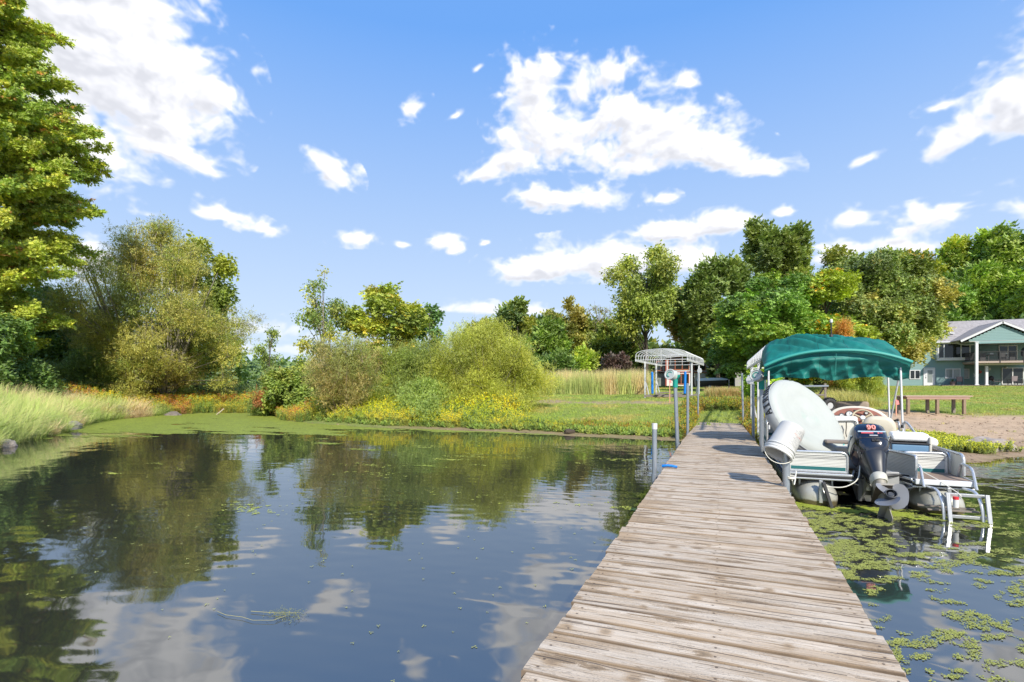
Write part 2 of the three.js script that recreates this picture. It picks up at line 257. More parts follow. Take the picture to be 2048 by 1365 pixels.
// ---------------------------------------------------------------- dock
const dockY = (t) => 0.53 - 0.0225 * Math.max(0, t - 13.2);
const ROWS = 12;
const plankSet = (() => {
  const w = 1024, rh = 128, h = rh * ROWS, col = new Float32Array(w * h * 3), hei = new Float32Array(w * h), r = RNG(91);
  for (let q = 0; q < ROWS; q++) {
    const tone = 0.92 + r() * 0.16, warm = r(), z = q * 11.3, knots = [], stains = [], nails = [], cracks = [];
    for (let i = 0; i < 3 * r(); i++) knots.push([r(), r(), 0.008 + r() * 0.012]);
    for (let i = 0; i < 1 + 3 * r(); i++) stains.push([r(), r(), 0.03 + r() * 0.09, 0.06 + r() * 0.14]);
    for (const x of [0.035, 0.5, 0.965]) for (const y of [0.28, 0.72]) nails.push([x + (r() - 0.5) * 0.02, y + (r() - 0.5) * 0.12]);
    for (let i = 0; i < 7; i++) { const end = r() < 0.55; const l = 0.05 + r() * (end ? 0.16 : 0.4); cracks.push([end ? (r() < 0.7 ? 0 : 1 - l) : r() * 0.8, l, r(), 0.012 + r() * 0.03, r() * 9]); }
    const endBrown = [r() < 0.5 ? r() * 0.25 : 0, r() < 0.4 ? r() * 0.18 : 0];
    for (let y = 0; y < rh; y++) for (let x = 0; x < w; x++) {
      const u = (x + 0.5) / w, v = (y + 0.5) / rh, wob = 0.06 * n3(u * 3, z, 1) + 0.02 * n3(u * 14, z, 4);
      const g1 = fbm(u * 5 + z, (v + wob) * 9, z, 3), g2 = fbm(u * 14 + z, (v + wob) * 46, z + 5, 3), g3 = n3(u * 30, (v + wob) * 120, z), sp = n3(u * 260, v * 36, z + 3);
      let b = tone * (1 + 0.2 * g1 + 0.15 * g2 + 0.1 * g3 + 0.1 * sp), br = clamp(0.32 + warm * 0.25 + 1.1 * fbm(u * 3 + z, v * 3, 12 + z, 3)), dk = 0, hh = 0.55 + 0.3 * g2 + 0.18 * g3 + 0.3 * g1;
      const dirt = fbm(u * 7 + z, (v + wob) * 18, z + 22, 4); if (dirt > 0.14) { br += (dirt - 0.14) * 3; b *= 1 - (dirt - 0.14) * 0.6; }
      const gr = Math.abs(fbm(u * 4 + z, (v + wob) * 30, z + 40, 2)); if (gr < 0.018 && n3(u * 5, v * 6, z + 50) > 0.05) { dk = Math.max(dk, 0.55); hh -= 0.35; }
      for (const k of cracks) { const s = (u - k[0]) / k[1]; if (s > 0 && s < 1) { const dv = Math.abs(v - k[2] - wob - 0.02 * n3(u * 9, k[4], 2)) / (k[3] * Math.sqrt(Math.sin(Math.PI * (0.08 + 0.84 * s)))); if (dv < 1) { dk = Math.max(dk, (1 - dv * dv) * 0.9); hh -= (1 - dv) * 0.6; } else if (dv < 3.5) br += (3.5 - dv) * 0.1; } }
      for (const k of knots) { const dd = Math.hypot((u - k[0]) * 1, (v - k[1]) * 0.125) / k[2]; if (dd < 1) { br += 0.7; dk = Math.max(dk, 0.4 * (1 - dd)); } else if (dd < 2) br += (2 - dd) * 0.5; }
      for (const k of stains) { const dd = Math.hypot((u - k[0]) / k[2], (v - k[1]) / k[3]) + 0.7 * fbm(u * 26, v * 9, z + 31, 3) + 0.25 * sp; if (dd < 1) { br += 1.5 * (1 - dd); b *= 1 - 0.45 * (1 - dd); } }
      for (const k of nails) { const dd = Math.hypot((u - k[0]) * 8, v - k[1]) / 0.035; if (dd < 1) { dk = Math.max(dk, 0.85); hh -= 0.25; } else if (dd < 3) { br += (3 - dd) * 0.12; } }
      br += Math.max(0, endBrown[0] - u) * 5 + Math.max(0, u - 1 + endBrown[1]) * 5;
      const ed = Math.min(v, 1 - v); if (ed < 0.085) { br += (0.085 - ed) * 9; dk = Math.max(dk, (0.085 - ed) * 9 * (0.5 + 1.4 * Math.max(0, g1 + 0.25))); }
      br = clamp(br); const c = [lerp(0.56, 0.36, br), lerp(0.485, 0.262, br), lerp(0.4, 0.168, br)], o = ((q * rh + y) * w + x);
      col[o * 3] = lerp(c[0] * b, 0.06, dk); col[o * 3 + 1] = lerp(c[1] * b, 0.04, dk); col[o * 3 + 2] = lerp(c[2] * b, 0.03, dk); hei[o] = hh;
    }
  }
  const gam = (v) => Math.pow(clamp(v), 1 / 2.2);
  const map = tex(w, h, (u, v, x, y) => { const o = (y * w + x) * 3; return [gam(col[o]), gam(col[o + 1]), gam(col[o + 2])]; }, true), bump = tex(w, h, (u, v, x, y) => { const k = hei[y * w + x]; return [k, k, k]; });
  return new THREE.MeshStandardMaterial({ map, bumpMap: bump, bumpScale: 0.005, roughness: 0.9 });
})();
const plankGeos = Array.from({ length: 24 }, (_, i) => {           // a worn plank: rounded edges, ragged ends, slightly bowed
  const r = RNG(400 + i), row = i % ROWS, L = 1.55, w = 0.182 + r() * 0.006, hgt = 0.042, ns = 16, l0 = -(r() * 0.026), l1 = r() * 0.02, cup = (r() - 0.4) * 0.006, prof = [[-1, -1], [-1, 0.72], [-0.975, 0.93], [-0.93, 1], [-0.5, 1], [0, 1], [0.5, 1], [0.93, 1], [0.975, 0.93], [1, 0.72], [1, -1]], pos = [], uv = [], idx = [], np = prof.length;
  for (let s = 0; s <= ns; s++) {
    const k = s / ns, x = -L / 2 + l0 + (L + l1 - l0) * k, wl = 0.0035 * n3(k * 4, i * 3.1, 2), wr = 0.0035 * n3(k * 4, i * 3.1, 9), bow = 0.003 * n3(k * 2.4, i * 5.7, 5);
    prof.forEach(([a, b], q) => { const rag = (s === 0 || s === ns) ? (s ? 1 : -1) * 0.008 * n3(q * 0.9, i * 2.2, s) : 0; pos.push(x + rag, (b - 1) * hgt / 2 + bow + cup * (a * a - 0.5) * (b > 0 ? 1 : 0), a * w / 2 + (a < -0.9 ? wl : a > 0.9 ? wr : 0)); uv.push(k, (row + clamp(0.5 + a * 0.49 + (b < 0 ? 0 : 0))) / ROWS); });
  }
  for (let s = 0; s < ns; s++) for (let q = 0; q < np - 1; q++) { const a = s * np + q; idx.push(a, a + 1, a + np, a + 1, a + np + 1, a + np); }
  for (const s of [0, ns]) { const base = pos.length / 3; for (let q = 0; q < np; q++) { pos.push(...pos.slice((s * np + q) * 3, (s * np + q) * 3 + 3)); uv.push(s ? 0.995 : 0.005, (row + 0.5 + prof[q][1] * 0.3) / ROWS); } for (let q = 1; q < np - 1; q++) { if (s) idx.push(base, base + q, base + q + 1); else idx.push(base, base + q + 1, base + q); } }
  const g = new THREE.BufferGeometry(); g.setAttribute('position', new THREE.Float32BufferAttribute(pos, 3)); g.setAttribute('uv', new THREE.Float32BufferAttribute(uv, 2)); g.setIndex(idx); g.computeVertexNormals();
  return g;
});
{
  const dock = thing('dock', 'long weathered grey plank dock running from the foreground to the shore', 'dock', W(0, 0, 0)), r = RNG(12);
  let last = -1;
  for (let i = 0; i < 137; i++) {
    const t = -2.3 + i * 0.2 + (i > 77 ? 0.03 : 0); let k; do k = Math.floor(r() * 24); while (k % ROWS === last % ROWS); last = k;
    const m = new THREE.Mesh(plankGeos[k], plankSet); m.name = 'plank'; shade(m);
    m.position.set(-0.02 + (r() - 0.5) * 0.012, dockY(t) + (r() - 0.5) * 0.008, -t + (r() - 0.5) * 0.004);
    m.rotation.set(0.0225 * (t > 13.2 ? -1 : 0) + (r() - 0.5) * 0.014, (r() < 0.5 ? Math.PI : 0) - 0.012 + (r() - 0.5) * 0.006, (r() - 0.5) * 0.003); dock.add(m);
  }
  for (const a of [-0.66, 0.62]) { mesh('stringer', beam(W(a, 0.4, -2.4), W(a, 0.4, 13.2), 0.045, 0.16), M.oldWood, dock); mesh('stringer', beam(W(a, 0.4, 13.25), W(a, 0.14, 25.1), 0.045, 0.16), M.oldWood, dock); }
  for (let t = -1.5; t < 25; t += 3.05) mesh('crossbeam', beam(W(-0.68, dockY(t) - 0.2, t), W(0.64, dockY(t) - 0.2, t), 0.05, 0.1), M.oldWood, dock);
}
// pipes that hold the dock
function post(label, a, t, yTop, r, lean = 0, cap = 'open') {
  const p = thing('dock_post', label, 'post', W(a, 0, t)), foot = V(0, -1, 0), head = V(lean, yTop, 0);
  mesh('pipe', [rod(foot, head, r, r, 14), at(new THREE.TorusGeometry(r * 0.92, r * 0.14, 6, 14), head.x, head.y, 0, Math.PI / 2)], M.galv, p);
  mesh('bracket', [at(new THREE.CylinderGeometry(r * 1.3, r * 1.3, 0.12, 14), lean * 0.35, Math.max(dockY(t) - 0.14, 0.1), 0), box(0.16, 0.06, 0.05, a < 0 ? 0.09 : -0.09, Math.max(dockY(t) - 0.14, 0.1), 0)], M.galv, p);
  if (cap === 'white') mesh('cap', at(new THREE.CylinderGeometry(r * 1.12, r * 1.12, 0.09, 16), head.x, yTop - 0.02, 0), M.plastic, p);
  return [p, head];
}
post('galvanized pipe post with white cap at the left dock edge, nearest of all', -0.93, 8.31, 1.2, 0.037, 0, 'white');
function tealPost(label, a, t, yTop, lean, flip) {
  const [p, h] = post(label, a, t, yTop - 0.2, 0.045, lean), dir = flip;
  mesh('sleeve', [at(new THREE.CylinderGeometry(0.058, 0.06, 0.22, 18), h.x, h.y + 0.05, 0), rod(V(h.x, h.y + 0.14, 0), V(h.x + 0.09, h.y + 0.25, 0.02), 0.055, 0.05, 14)], M.teal, p);
  const hd = mesh('float_head', [at(new THREE.CylinderGeometry(0.115, 0.125, 0.16, 28), h.x - 0.08, h.y + 0.24, 0.05, 1.25, 0, 0.5 * dir), at(new THREE.TorusGeometry(0.115, 0.016, 8, 28), h.x - 0.118, h.y + 0.25, 0.125, -0.3, -0.35, 0), box(0.08, 0.07, 0.1, h.x + 0.07, h.y + 0.26, 0.02, 0.02)], std([0.46, 0.5, 0.48], 0.5, 0, { map: grimeTex }), p);
  mesh('emblem', [at(new THREE.TorusGeometry(0.06, 0.009, 6, 20, 4.2), h.x - 0.118, h.y + 0.25, 0.128, -0.3, -0.35, 0.4)], M.teal, p);
  return hd;
}
tealPost('leaning pipe post with teal sleeve and white round head, left dock edge', -0.88, 13.0, 2.02, -0.1, 1);
post('plain pipe post at the left dock edge, just beyond the leaning teal one', -0.9, 16.7, 1.87, 0.04, 0.0);
post('tallest thin pipe post at the left dock edge near the shore end', -0.86, 23.4, 2.36, 0.036, 0.02);
post('thin pipe post leaning slightly left at the right dock edge, farthest from camera', 0.83, 21.2, 2.26, 0.036, -0.07);
post('short pipe post at the right dock edge before the teal sleeved one', 0.84, 15.4, 1.85, 0.037, -0.02);
tealPost('thick upright pipe post with teal sleeve beside the pontoon boat', 0.84, 12.6, 1.98, 0, 1);
post('short pipe post under the white bucket at the right dock edge', 0.78, 7.45, 0.98, 0.042, 0);

// ---------------------------------------------------------------- pontoon boat
const BX = 2.15, BT = 12;
const boat = thing('pontoon_boat', 'white and teal pontoon boat with green bimini moored at the dock', 'boat', W(BX, 0, BT));
const B = (a, y, t) => V(a - BX, y, BT - t);                     // scene coordinates to the boat's own
const ribbed = (() => { const b = lineTex; return std([0.56, 0.56, 0.53], 0.5, 0.0, { bumpMap: repeat(b, 1, 3.2), bumpScale: 0.003, map: grimeTex }); })();
function panel(name, p0, p1, y0, y1, parent = boat) {             // a fence panel from p0 to p1 = [a, t], with stripe and frame
  const dx = p1[0] - p0[0], dt = p1[1] - p0[1], L = Math.hypot(dx, dt), g = new THREE.Group(); g.name = name; g.position.copy(B(p0[0], y0, p0[1])); g.rotation.y = Math.atan2(dt, dx); parent.add(g);
  const h = y1 - y0, c = 0.09;
  mesh('skin', box(L - 0.03, h - 0.03, 0.012, L / 2, h / 2, 0, 0), ribbed, g);
  mesh('stripe', [box(L - 0.05, h * 0.17, 0.018, L / 2, h * 0.2, 0, 0.002)], M.tealStripe, g);
  mesh('pinstripe', [box(L - 0.05, 0.008, 0.016, L / 2, h * 0.68, 0, 0), box(L - 0.05, 0.005, 0.016, L / 2, h * 0.74, 0, 0), box(L - 0.05, 0.009, 0.016, L / 2, h * 0.82, 0, 0)], M.dark, g);
  mesh('frame', [bent([V(0, 0, 0), V(0, h, 0), V(L, h, 0), V(L, 0, 0)], 0.019, c), box(L, 0.035, 0.03, L / 2, 0.012, 0)], M.alum, g);
  return g;
}
const scumTex = tex(256, 256, (u, v) => { const n = wrapNoise(u, v, 6, 14, 4), k = 0.9 + 0.2 * n, s = sst(0.27 + 0.05 * n - Math.abs(u - 0.5), 0, 0.035), m = clamp((wrapNoise(u, v, 3, 40, 4) - 0.05) * 3) * 0.35; return [k * lerp(1, 0.3, s) * (1 - m * 0.4), k * lerp(1, 0.25, s) * (1 - m * 0.5), k * lerp(1, 0.15, s) * (1 - m * 0.7)]; });
const pontoonMat = std([0.46, 0.46, 0.42], 0.5, 0.2, { map: scumTex, roughnessMap: scuffTex });
for (const a of [1.38, 2.93]) {                                   // pontoons
  const pts = [[0.001, 9.02], [0.09, 9.03], [0.17, 9.06], [0.235, 9.12], [0.285, 9.24], [0.312, 9.42], [0.315, 9.7], [0.315, 14.4], [0.29, 14.9], [0.2, 15.35], [0.001, 15.7]];
  const g = new THREE.LatheGeometry(pts.map(([r, t]) => new THREE.Vector2(r, t)), 32); g.rotateX(-Math.PI / 2); g.translate(a - BX, 0.075, BT);
  const p = mesh('pontoon', g, pontoonMat, boat);
  for (const t of [9.55, 12]) mesh('weld_seam', at(new THREE.TorusGeometry(0.317, 0.006, 6, 32), a - BX, 0.075, BT - t), M.steel, p);
  mesh('bracket', [box(0.3, 0.06, 5.4, a - BX, 0.39, BT - 12.1, 0.005), box(0.03, 0.24, 0.03, a - BX - 0.22, 0.33, BT - 9.32), box(0.03, 0.24, 0.03, a - BX + 0.22, 0.33, BT - 9.32), box(0.05, 0.34, 0.03, a - BX + 0.02, 0.22, BT - 9.0, 0.01)], M.steel, p);
}
mesh('keel_fin', at(box(0.045, 0.52, 0.09, 0, 0, 0, 0.01), 1.5 - BX, 0.12, BT - 8.97, 0, 0, 0.28), M.dark, boat);
mesh('deck', [box(0.84, 0.05, 5.95, 1.39 - BX, 0.445, BT - 12.15), box(0.86, 0.05, 5.1, 2.22 - BX, 0.444, BT - 12.55), box(0.62, 0.05, 5.95, 2.94 - BX, 0.446, BT - 12.15)], M.carpet, boat);
// rub rails round the deck
{
  const rail = (p0, p1) => { const L = p0.distanceTo(p1), d = p1.clone().sub(p0), g = [box(L, 0.038, 0.03, 0, 0.032, 0, 0.012), box(L, 0.03, 0.03, 0, -0.038, 0, 0.012)], k = [box(L - 0.01, 0.042, 0.036, 0, -0.003, 0, 0.012)]; const ry = Math.atan2(-d.z, d.x), m = p0.clone().add(p1).multiplyScalar(0.5); return [g.map((q) => at(q, m.x, m.y, m.z, 0, ry)), k.map((q) => at(q, m.x, m.y, m.z, 0, ry))]; };
  const E = [[B(0.95, 0.43, 15.1), B(0.95, 0.43, 9.12)], [B(0.95, 0.43, 9.12), B(1.83, 0.43, 9.12)], [B(1.83, 0.43, 9.12), B(1.95, 0.43, 9.62)], [B(1.95, 0.43, 9.62), B(2.42, 0.43, 9.62)], [B(2.42, 0.43, 9.62), B(2.56, 0.42, 9.12)], [B(2.56, 0.4, 9.12), B(3.28, 0.4, 9.12)], [B(3.28, 0.43, 9.12), B(3.28, 0.43, 15.1)], [B(3.28, 0.43, 15.1), B(0.95, 0.43, 15.1)]];
  for (const [a, b] of E) { const [m, k] = rail(a, b), p = mesh('rub_rail', m, M.alum, boat); mesh('rubber_strip', k, M.rubber, p); }
}
panel('stern_panel', [1.0, 9.2], [1.78, 9.2], 0.48, 0.79);
panel('stern_panel', [2.64, 9.86], [3.2, 9.86], 0.44, 0.77);
panel('side_panel', [0.99, 11.4], [0.99, 9.22], 0.48, 0.83);
panel('side_panel', [0.99, 15.0], [0.99, 13.1], 0.48, 1.0);
panel('side_panel', [3.25, 9.9], [3.25, 12.2], 0.48, 0.77);
panel('side_panel', [3.25, 12.3], [3.25, 15.0], 0.48, 0.77);
panel('bow_panel', [1.0, 15.0], [3.24, 15.0], 0.48, 0.9);
{ // curved panel beside the motor, with the tall hoop at its end
  const pts = []; for (let i = 0; i <= 12; i++) { const k = i / 12; pts.push([lerp(2.36, 2.62, Math.sin(k * 1.45)), lerp(10.25, 9.2, k)]); }
  const skin = sheet(12, 2, (u, v, o) => { const p = pts[Math.round(u * 12)]; o.copy(B(p[0], 0.46 + v * 0.32, p[1])); });
  const g = mesh('gate_panel', skin, std([0.64, 0.64, 0.58], 0.5, 0, { side: THREE.DoubleSide, bumpMap: repeat(lineTex, 1, 3.6), bumpScale: 0.003, map: grimeTex }), boat);
  mesh('frame', [pipe(pts.map((p) => B(p[0], 0.785, p[1])), 0.019), bent([B(2.62, 0.785, 9.26), B(2.62, 0.785, 9.17), B(2.62, 0.42, 9.17)], 0.021, 0.06), pipe(pts.map((p) => B(p[0], 0.455, p[1])), 0.015)], M.alum, g);
}
mesh('side_rail', [bent([B(3.27, 0.5, 9.45), B(3.27, 0.8, 9.45), B(3.27, 0.8, 11.6), B(3.27, 0.8, 12.5)], 0.021, 0.12), rod(B(3.27, 0.48, 9.9), B(3.27, 0.8, 9.9), 0.022), rod(B(3.27, 0.48, 11.4), B(3.27, 0.8, 11.4), 0.02)], M.alum, boat);
mesh('side_rail', [bent([B(3.27, 0.84, 11.2), B(3.27, 1.1, 11.9), B(3.27, 1.12, 12.1), B(3.27, 0.5, 12.14)], 0.021, 0.08), bent([B(3.22, 0.5, 12.2), B(3.22, 1.1, 12.2), B(3.2, 1.1, 13.4), B(3.2, 0.5, 14.9)], 0.02, 0.1)], M.alum, boat);
mesh('corner_skin', box(0.012, 0.34, 0.42, 3.27 - BX, 0.62, BT - 9.68, 0), std([0.68, 0.66, 0.56], 0.5, 0.05, { map: grimeTex }), boat);
// swim step, its hoops and ladder
mesh('swim_step', [box(0.62, 0.04, 0.74, 2.93 - BX, 0.45, BT - 9.46)], M.carpet, boat);
mesh('step_edge', [box(0.7, 0.075, 0.05, 2.93 - BX, 0.44, BT - 9.07, 0.012)], M.whitePaint, boat);
for (const a of [2.66, 3.25]) mesh('ladder_handrail', [bent([B(a, 0.44, 9.6), B(a, 0.68, 9.5), B(a, 0.65, 9.12), B(a, 0.44, 9.02), B(a, 0.38, 8.98)], 0.019, 0.09)], M.alum, boat);
{
  const l = new THREE.Group(); l.name = 'swim_ladder'; boat.add(l);
  for (const a of [2.8, 3.22]) { mesh('ladder_rail', [bent([B(a - 0.1, 0.38, 9.05), B(a - 0.02, 0.38, 8.86), B(a, 0.2, 8.74), B(a, -0.25, 8.66)], 0.02, 0.12)], M.alum, l); mesh('ladder_leg', beam(B(a + 0.05, 0.36, 8.74), B(a + 0.05, -0.2, 8.6), 0.045, 0.03), M.steel, l); }
  for (const y of [0.33, 0.05]) mesh('rung', beam(B(2.84, y, 8.74 + y * 0.2), B(3.27, y, 8.74 + y * 0.2), 0.05, 0.04), M.steel, l);
  mesh('tread', [beam(B(2.58, 0.13, 8.98), B(3.2, 0.13, 8.9), 0.05, 0.02), beam(B(2.66, 0.1, 8.86), B(3.22, 0.11, 8.84), 0.05, 0.02)], M.oldWood, l);
  mesh('float_tag', at(new THREE.CylinderGeometry(0.032, 0.032, 0.13, 14), 2.93 - BX, 0.24, BT - 8.72), M.plastic, l); mesh('float_band', at(new THREE.CylinderGeometry(0.034, 0.034, 0.035, 14), 2.93 - BX, 0.3, BT - 8.72), std([0.6, 0.02, 0.03], 0.5), l);
  mesh('ladder_rope', pipe([B(2.75, 0.55, 9.4), B(2.85, 0.48, 9.1), B(2.98, 0.36, 8.8), B(3.0, 0.32, 8.74)], 0.006, 5), M.rope, l);
}
// motor mount
mesh('motor_mount', [loft([[B(1.86, 0.4, 9.62), B(2.62, 0.4, 9.62), B(2.5, 0.02, 9.7), B(2.0, 0.02, 9.7)], [B(1.92, 0.4, 9.3), B(2.54, 0.4, 9.3), B(2.4, 0.05, 9.4), B(2.06, 0.05, 9.4)]], true, true), box(0.5, 0.3, 0.05, 2.2 - BX, 0.38, BT - 9.3), at(box(0.34, 0.02, 0.4, 0, 0, 0), 1.84 - BX, 0.34, BT - 9.4, 0, 0.1, -0.35), at(box(0.42, 0.02, 0.4, 0, 0, 0), 2.6 - BX, 0.33, BT - 9.42, 0, 0, 0.3)], std([0.42, 0.42, 0.42], 0.5, 0.5, { map: grimeTex }), boat);
// furniture
{
  const rbx = (m, name, w, h, d, a, y, t, ry = 0, r = 0.04) => mesh(name, at(box(w, h, d, 0, 0, 0, r, 3), a - BX, y, BT - t, 0, ry), m, boat);
  rbx(M.vinyl, 'bench_base', 0.55, 0.3, 0.5, 1.95, 0.62, 10.6); rbx(M.vinyl, 'cabinet', 0.5, 0.62, 0.4, 2.1, 0.8, 11.45);
  mesh('seat_back', [at(box(0.44, 0.46, 0.07, 0, 0, 0, 0.03, 3), 2.06 - BX, 0.98, BT - 11.1, -0.08), at(box(0.5, 0.1, 0.16, 0, 0, 0, 0.045, 3), 2.06 - BX, 1.2, BT - 11.14, 0.06)], M.vinyl, boat);
  mesh('strap', taper([B(2.11, 1.15, 11.0), B(2.115, 1.05, 11.02), B(2.105, 0.95, 11.01), B(2.12, 0.88, 11.02)], 0.009, 0.007, 6), M.soil, boat);
  mesh('seat_frame', [bent([B(1.7, 0.6, 11.0), B(1.7, 1.1, 11.02), B(1.97, 1.1, 11.02), B(1.97, 0.5, 11.0)], 0.016, 0.09), bent([B(1.8, 1.17, 11.05), B(2.29, 1.19, 11.05), B(2.29, 0.6, 11.0)], 0.018, 0.07)], M.alumWhite, boat);
  mesh('ledge', [box(0.5, 0.05, 0.22, 1.9 - BX, 0.865, BT - 10.2, 0.015), box(0.36, 0.05, 0.2, 2.75 - BX, 0.875, BT - 10.5, 0.015)], M.oldWood, boat);
  // helmsman's chair: a tapered shell
  const ring = (w, h, k) => { const out = []; for (let i = 0; i < 32; i++) { const a = i / 32 * Math.PI * 2, cx = Math.cos(a), sy = Math.sin(a), e = 0.5; let x = Math.sign(cx) * Math.pow(Math.abs(cx), e) * w, y = Math.sign(sy) * Math.pow(Math.abs(sy), e) * h; x *= 1 - 0.22 * clamp(y / h) * clamp(y / h); x *= 1 - 0.1 * clamp(-y / h); out.push(V(x, y, k)); } return out; };
  const seat = mesh('helm_seat', at(loft([ring(0.2, 0.24, -0.09), ring(0.25, 0.29, -0.07), ring(0.265, 0.3, -0.01), ring(0.255, 0.29, 0.05), ring(0.2, 0.24, 0.075), ring(0.1, 0.12, 0.08)]), 2.6 - BX, 0.97, BT - 11.0, 0.14, -0.12), M.beige, boat);
  mesh('seat_side', at(box(0.05, 0.34, 0.3, 0, 0, 0, 0.02), 2.9 - BX, 0.82, BT - 11.05, 0.3, -0.1), M.vinyl, seat);
  // folded lounge seat
  const fs = new THREE.Group(); fs.name = 'folded_seat'; fs.position.copy(B(2.86, 0.7, 10.35)); fs.rotation.y = -0.16; boat.add(fs);
  mesh('upper_cushion', [box(0.5, 0.13, 0.46, 0, 0.27, -0.05, 0.05, 4), at(new THREE.CapsuleGeometry(0.075, 0.3, 6, 14), 0.29, 0.2, -0.05, Math.PI / 2)], std([0.78, 0.78, 0.77], 0.45), fs);
  mesh('lower_cushion', [box(0.5, 0.13, 0.44, 0, 0.1, -0.03, 0.03, 3)], std([0.14, 0.26, 0.4], 0.5), fs); mesh('cushion_side', [box(0.035, 0.26, 0.4, 0.255, 0.16, 0.0, 0.012)], M.vinyl, fs);
  mesh('cushion_trim', [box(0.51, 0.018, 0.445, 0, 0.178, -0.02, 0.004), box(0.51, 0.014, 0.44, 0, 0.03, -0.02, 0.004), box(0.014, 0.26, 0.03, -0.255, 0.15, 0.18, 0.003)], M.dark, fs); mesh('seat_board', box(0.5, 0.05, 0.4, 0, -0.0, -0.05), M.beige, fs);
  mesh('drink_tray', [box(0.36, 0.025, 0.16, 3.02 - BX, 0.735, BT - 9.98, 0.008), box(0.38, 0.05, 0.015, 3.02 - BX, 0.75, BT - 9.9, 0.005), box(0.015, 0.05, 0.16, 3.2 - BX, 0.75, BT - 9.98, 0.005), box(0.015, 0.05, 0.16, 3.03 - BX, 0.75, BT - 9.98, 0.005)], M.dark, boat);
  const tank = mesh('fuel_tank', [box(0.36, 0.2, 0.3, 1.99 - BX, 0.575, BT - 9.95, 0.06, 4)], std([0.5, 0.53, 0.56], 0.35, 0.6), boat); mesh('tank_lid', box(0.35, 0.035, 0.29, 1.99 - BX, 0.69, BT - 9.95, 0.015), M.dark, tank);
  // helm console
  const arch = (k) => { const s = new THREE.Shape(), w = 0.5 * k, h = 0.27 * k; s.moveTo(-w, -0.05); s.bezierCurveTo(-w, h * 0.85, -w * 0.55, h, -0.05, h); s.bezierCurveTo(w * 0.6, h, w * 0.85, h * 0.5, w * 1.05, -0.02); s.lineTo(w * 1.05, -0.08); s.lineTo(-w, -0.08); return s; };
  const con = new THREE.Group(); con.name = 'helm_console'; con.position.copy(B(2.52, 1.12, 12.1)); con.rotation.set(-0.22, -0.1, 0); boat.add(con);
  mesh('cowl', at(new THREE.ExtrudeGeometry(arch(1), { depth: 0.28, bevelEnabled: true, bevelSize: 0.02, bevelThickness: 0.02, bevelSegments: 3, curveSegments: 18 }), 0, 0, -0.3), M.vinyl, con);
  mesh('dash', at(new THREE.ExtrudeGeometry(arch(0.9), { depth: 0.006, bevelEnabled: false, curveSegments: 18 }), 0, 0, 0.021), std([0.34, 0.13, 0.09], 0.4, 0, { map: grainTex }), con);
  for (const [x, y, r] of [[-0.36, 0.05, 0.042], [-0.27, 0.09, 0.042], [-0.14, 0.12, 0.06], [0.14, 0.14, 0.03], [0.3, 0.06, 0.03]]) { const gg = mesh('gauge', at(new THREE.CylinderGeometry(r, r, 0.02, 24), x, y, 0.035, Math.PI / 2), M.plastic, con); mesh('bezel', [at(new THREE.TorusGeometry(r, 0.008, 8, 24), x, y, 0.045), at(box(0.005, r * 0.8, 0.003, 0, r * 0.3, 0, 0), x, y, 0.047, 0, 0, x * 2)], M.dark, gg); }
  mesh('switch_panel', [box(0.14, 0.03, 0.015, 0.0, 0.19, 0.03), box(0.03, 0.03, 0.02, 0.2, 0.1, 0.03), box(0.03, 0.03, 0.02, 0.25, 0.08, 0.03)], M.black, con);
  const wheel = mesh('steering_wheel', [at(new THREE.TorusGeometry(0.17, 0.016, 10, 40), 0, 0, 0), ...[0.5, 2.6, 4.7].map((a) => rod(V(0, 0, -0.02), V(Math.cos(a) * 0.165, Math.sin(a) * 0.165, 0), 0.022, 0.014))], std([0.42, 0.36, 0.25], 0.5), con); wheel.position.set(0.06, 0.02, 0.16); wheel.rotation.x = -0.25;
  mesh('hub', at(new THREE.CylinderGeometry(0.04, 0.05, 0.04, 20), 0, 0, 0.015, Math.PI / 2), M.silver, wheel); mesh('throttle', [rod(V(0.5, -0.02, 0.02), V(0.62, 0.0, 0.1), 0.014), at(new THREE.SphereGeometry(0.025, 12, 8), 0.62, 0.0, 0.1)], M.black, con);
  mesh('console_base', at(box(0.84, 0.6, 0.34, 0, 0, 0, 0.03), 2.55 - BX, 0.78, BT - 12.3, 0, -0.1), M.vinyl, boat);
  mesh('bow_seat', [at(box(0.62, 0.5, 0.14, 0, 0, 0, 0.06, 4), 2.62 - BX, 1.22, BT - 13.1, -0.12), box(0.62, 0.2, 0.5, 2.62 - BX, 0.75, BT - 13.5, 0.05)], std([0.3, 0.24, 0.19], 0.7, 0, { map: grainTex }), boat);
}
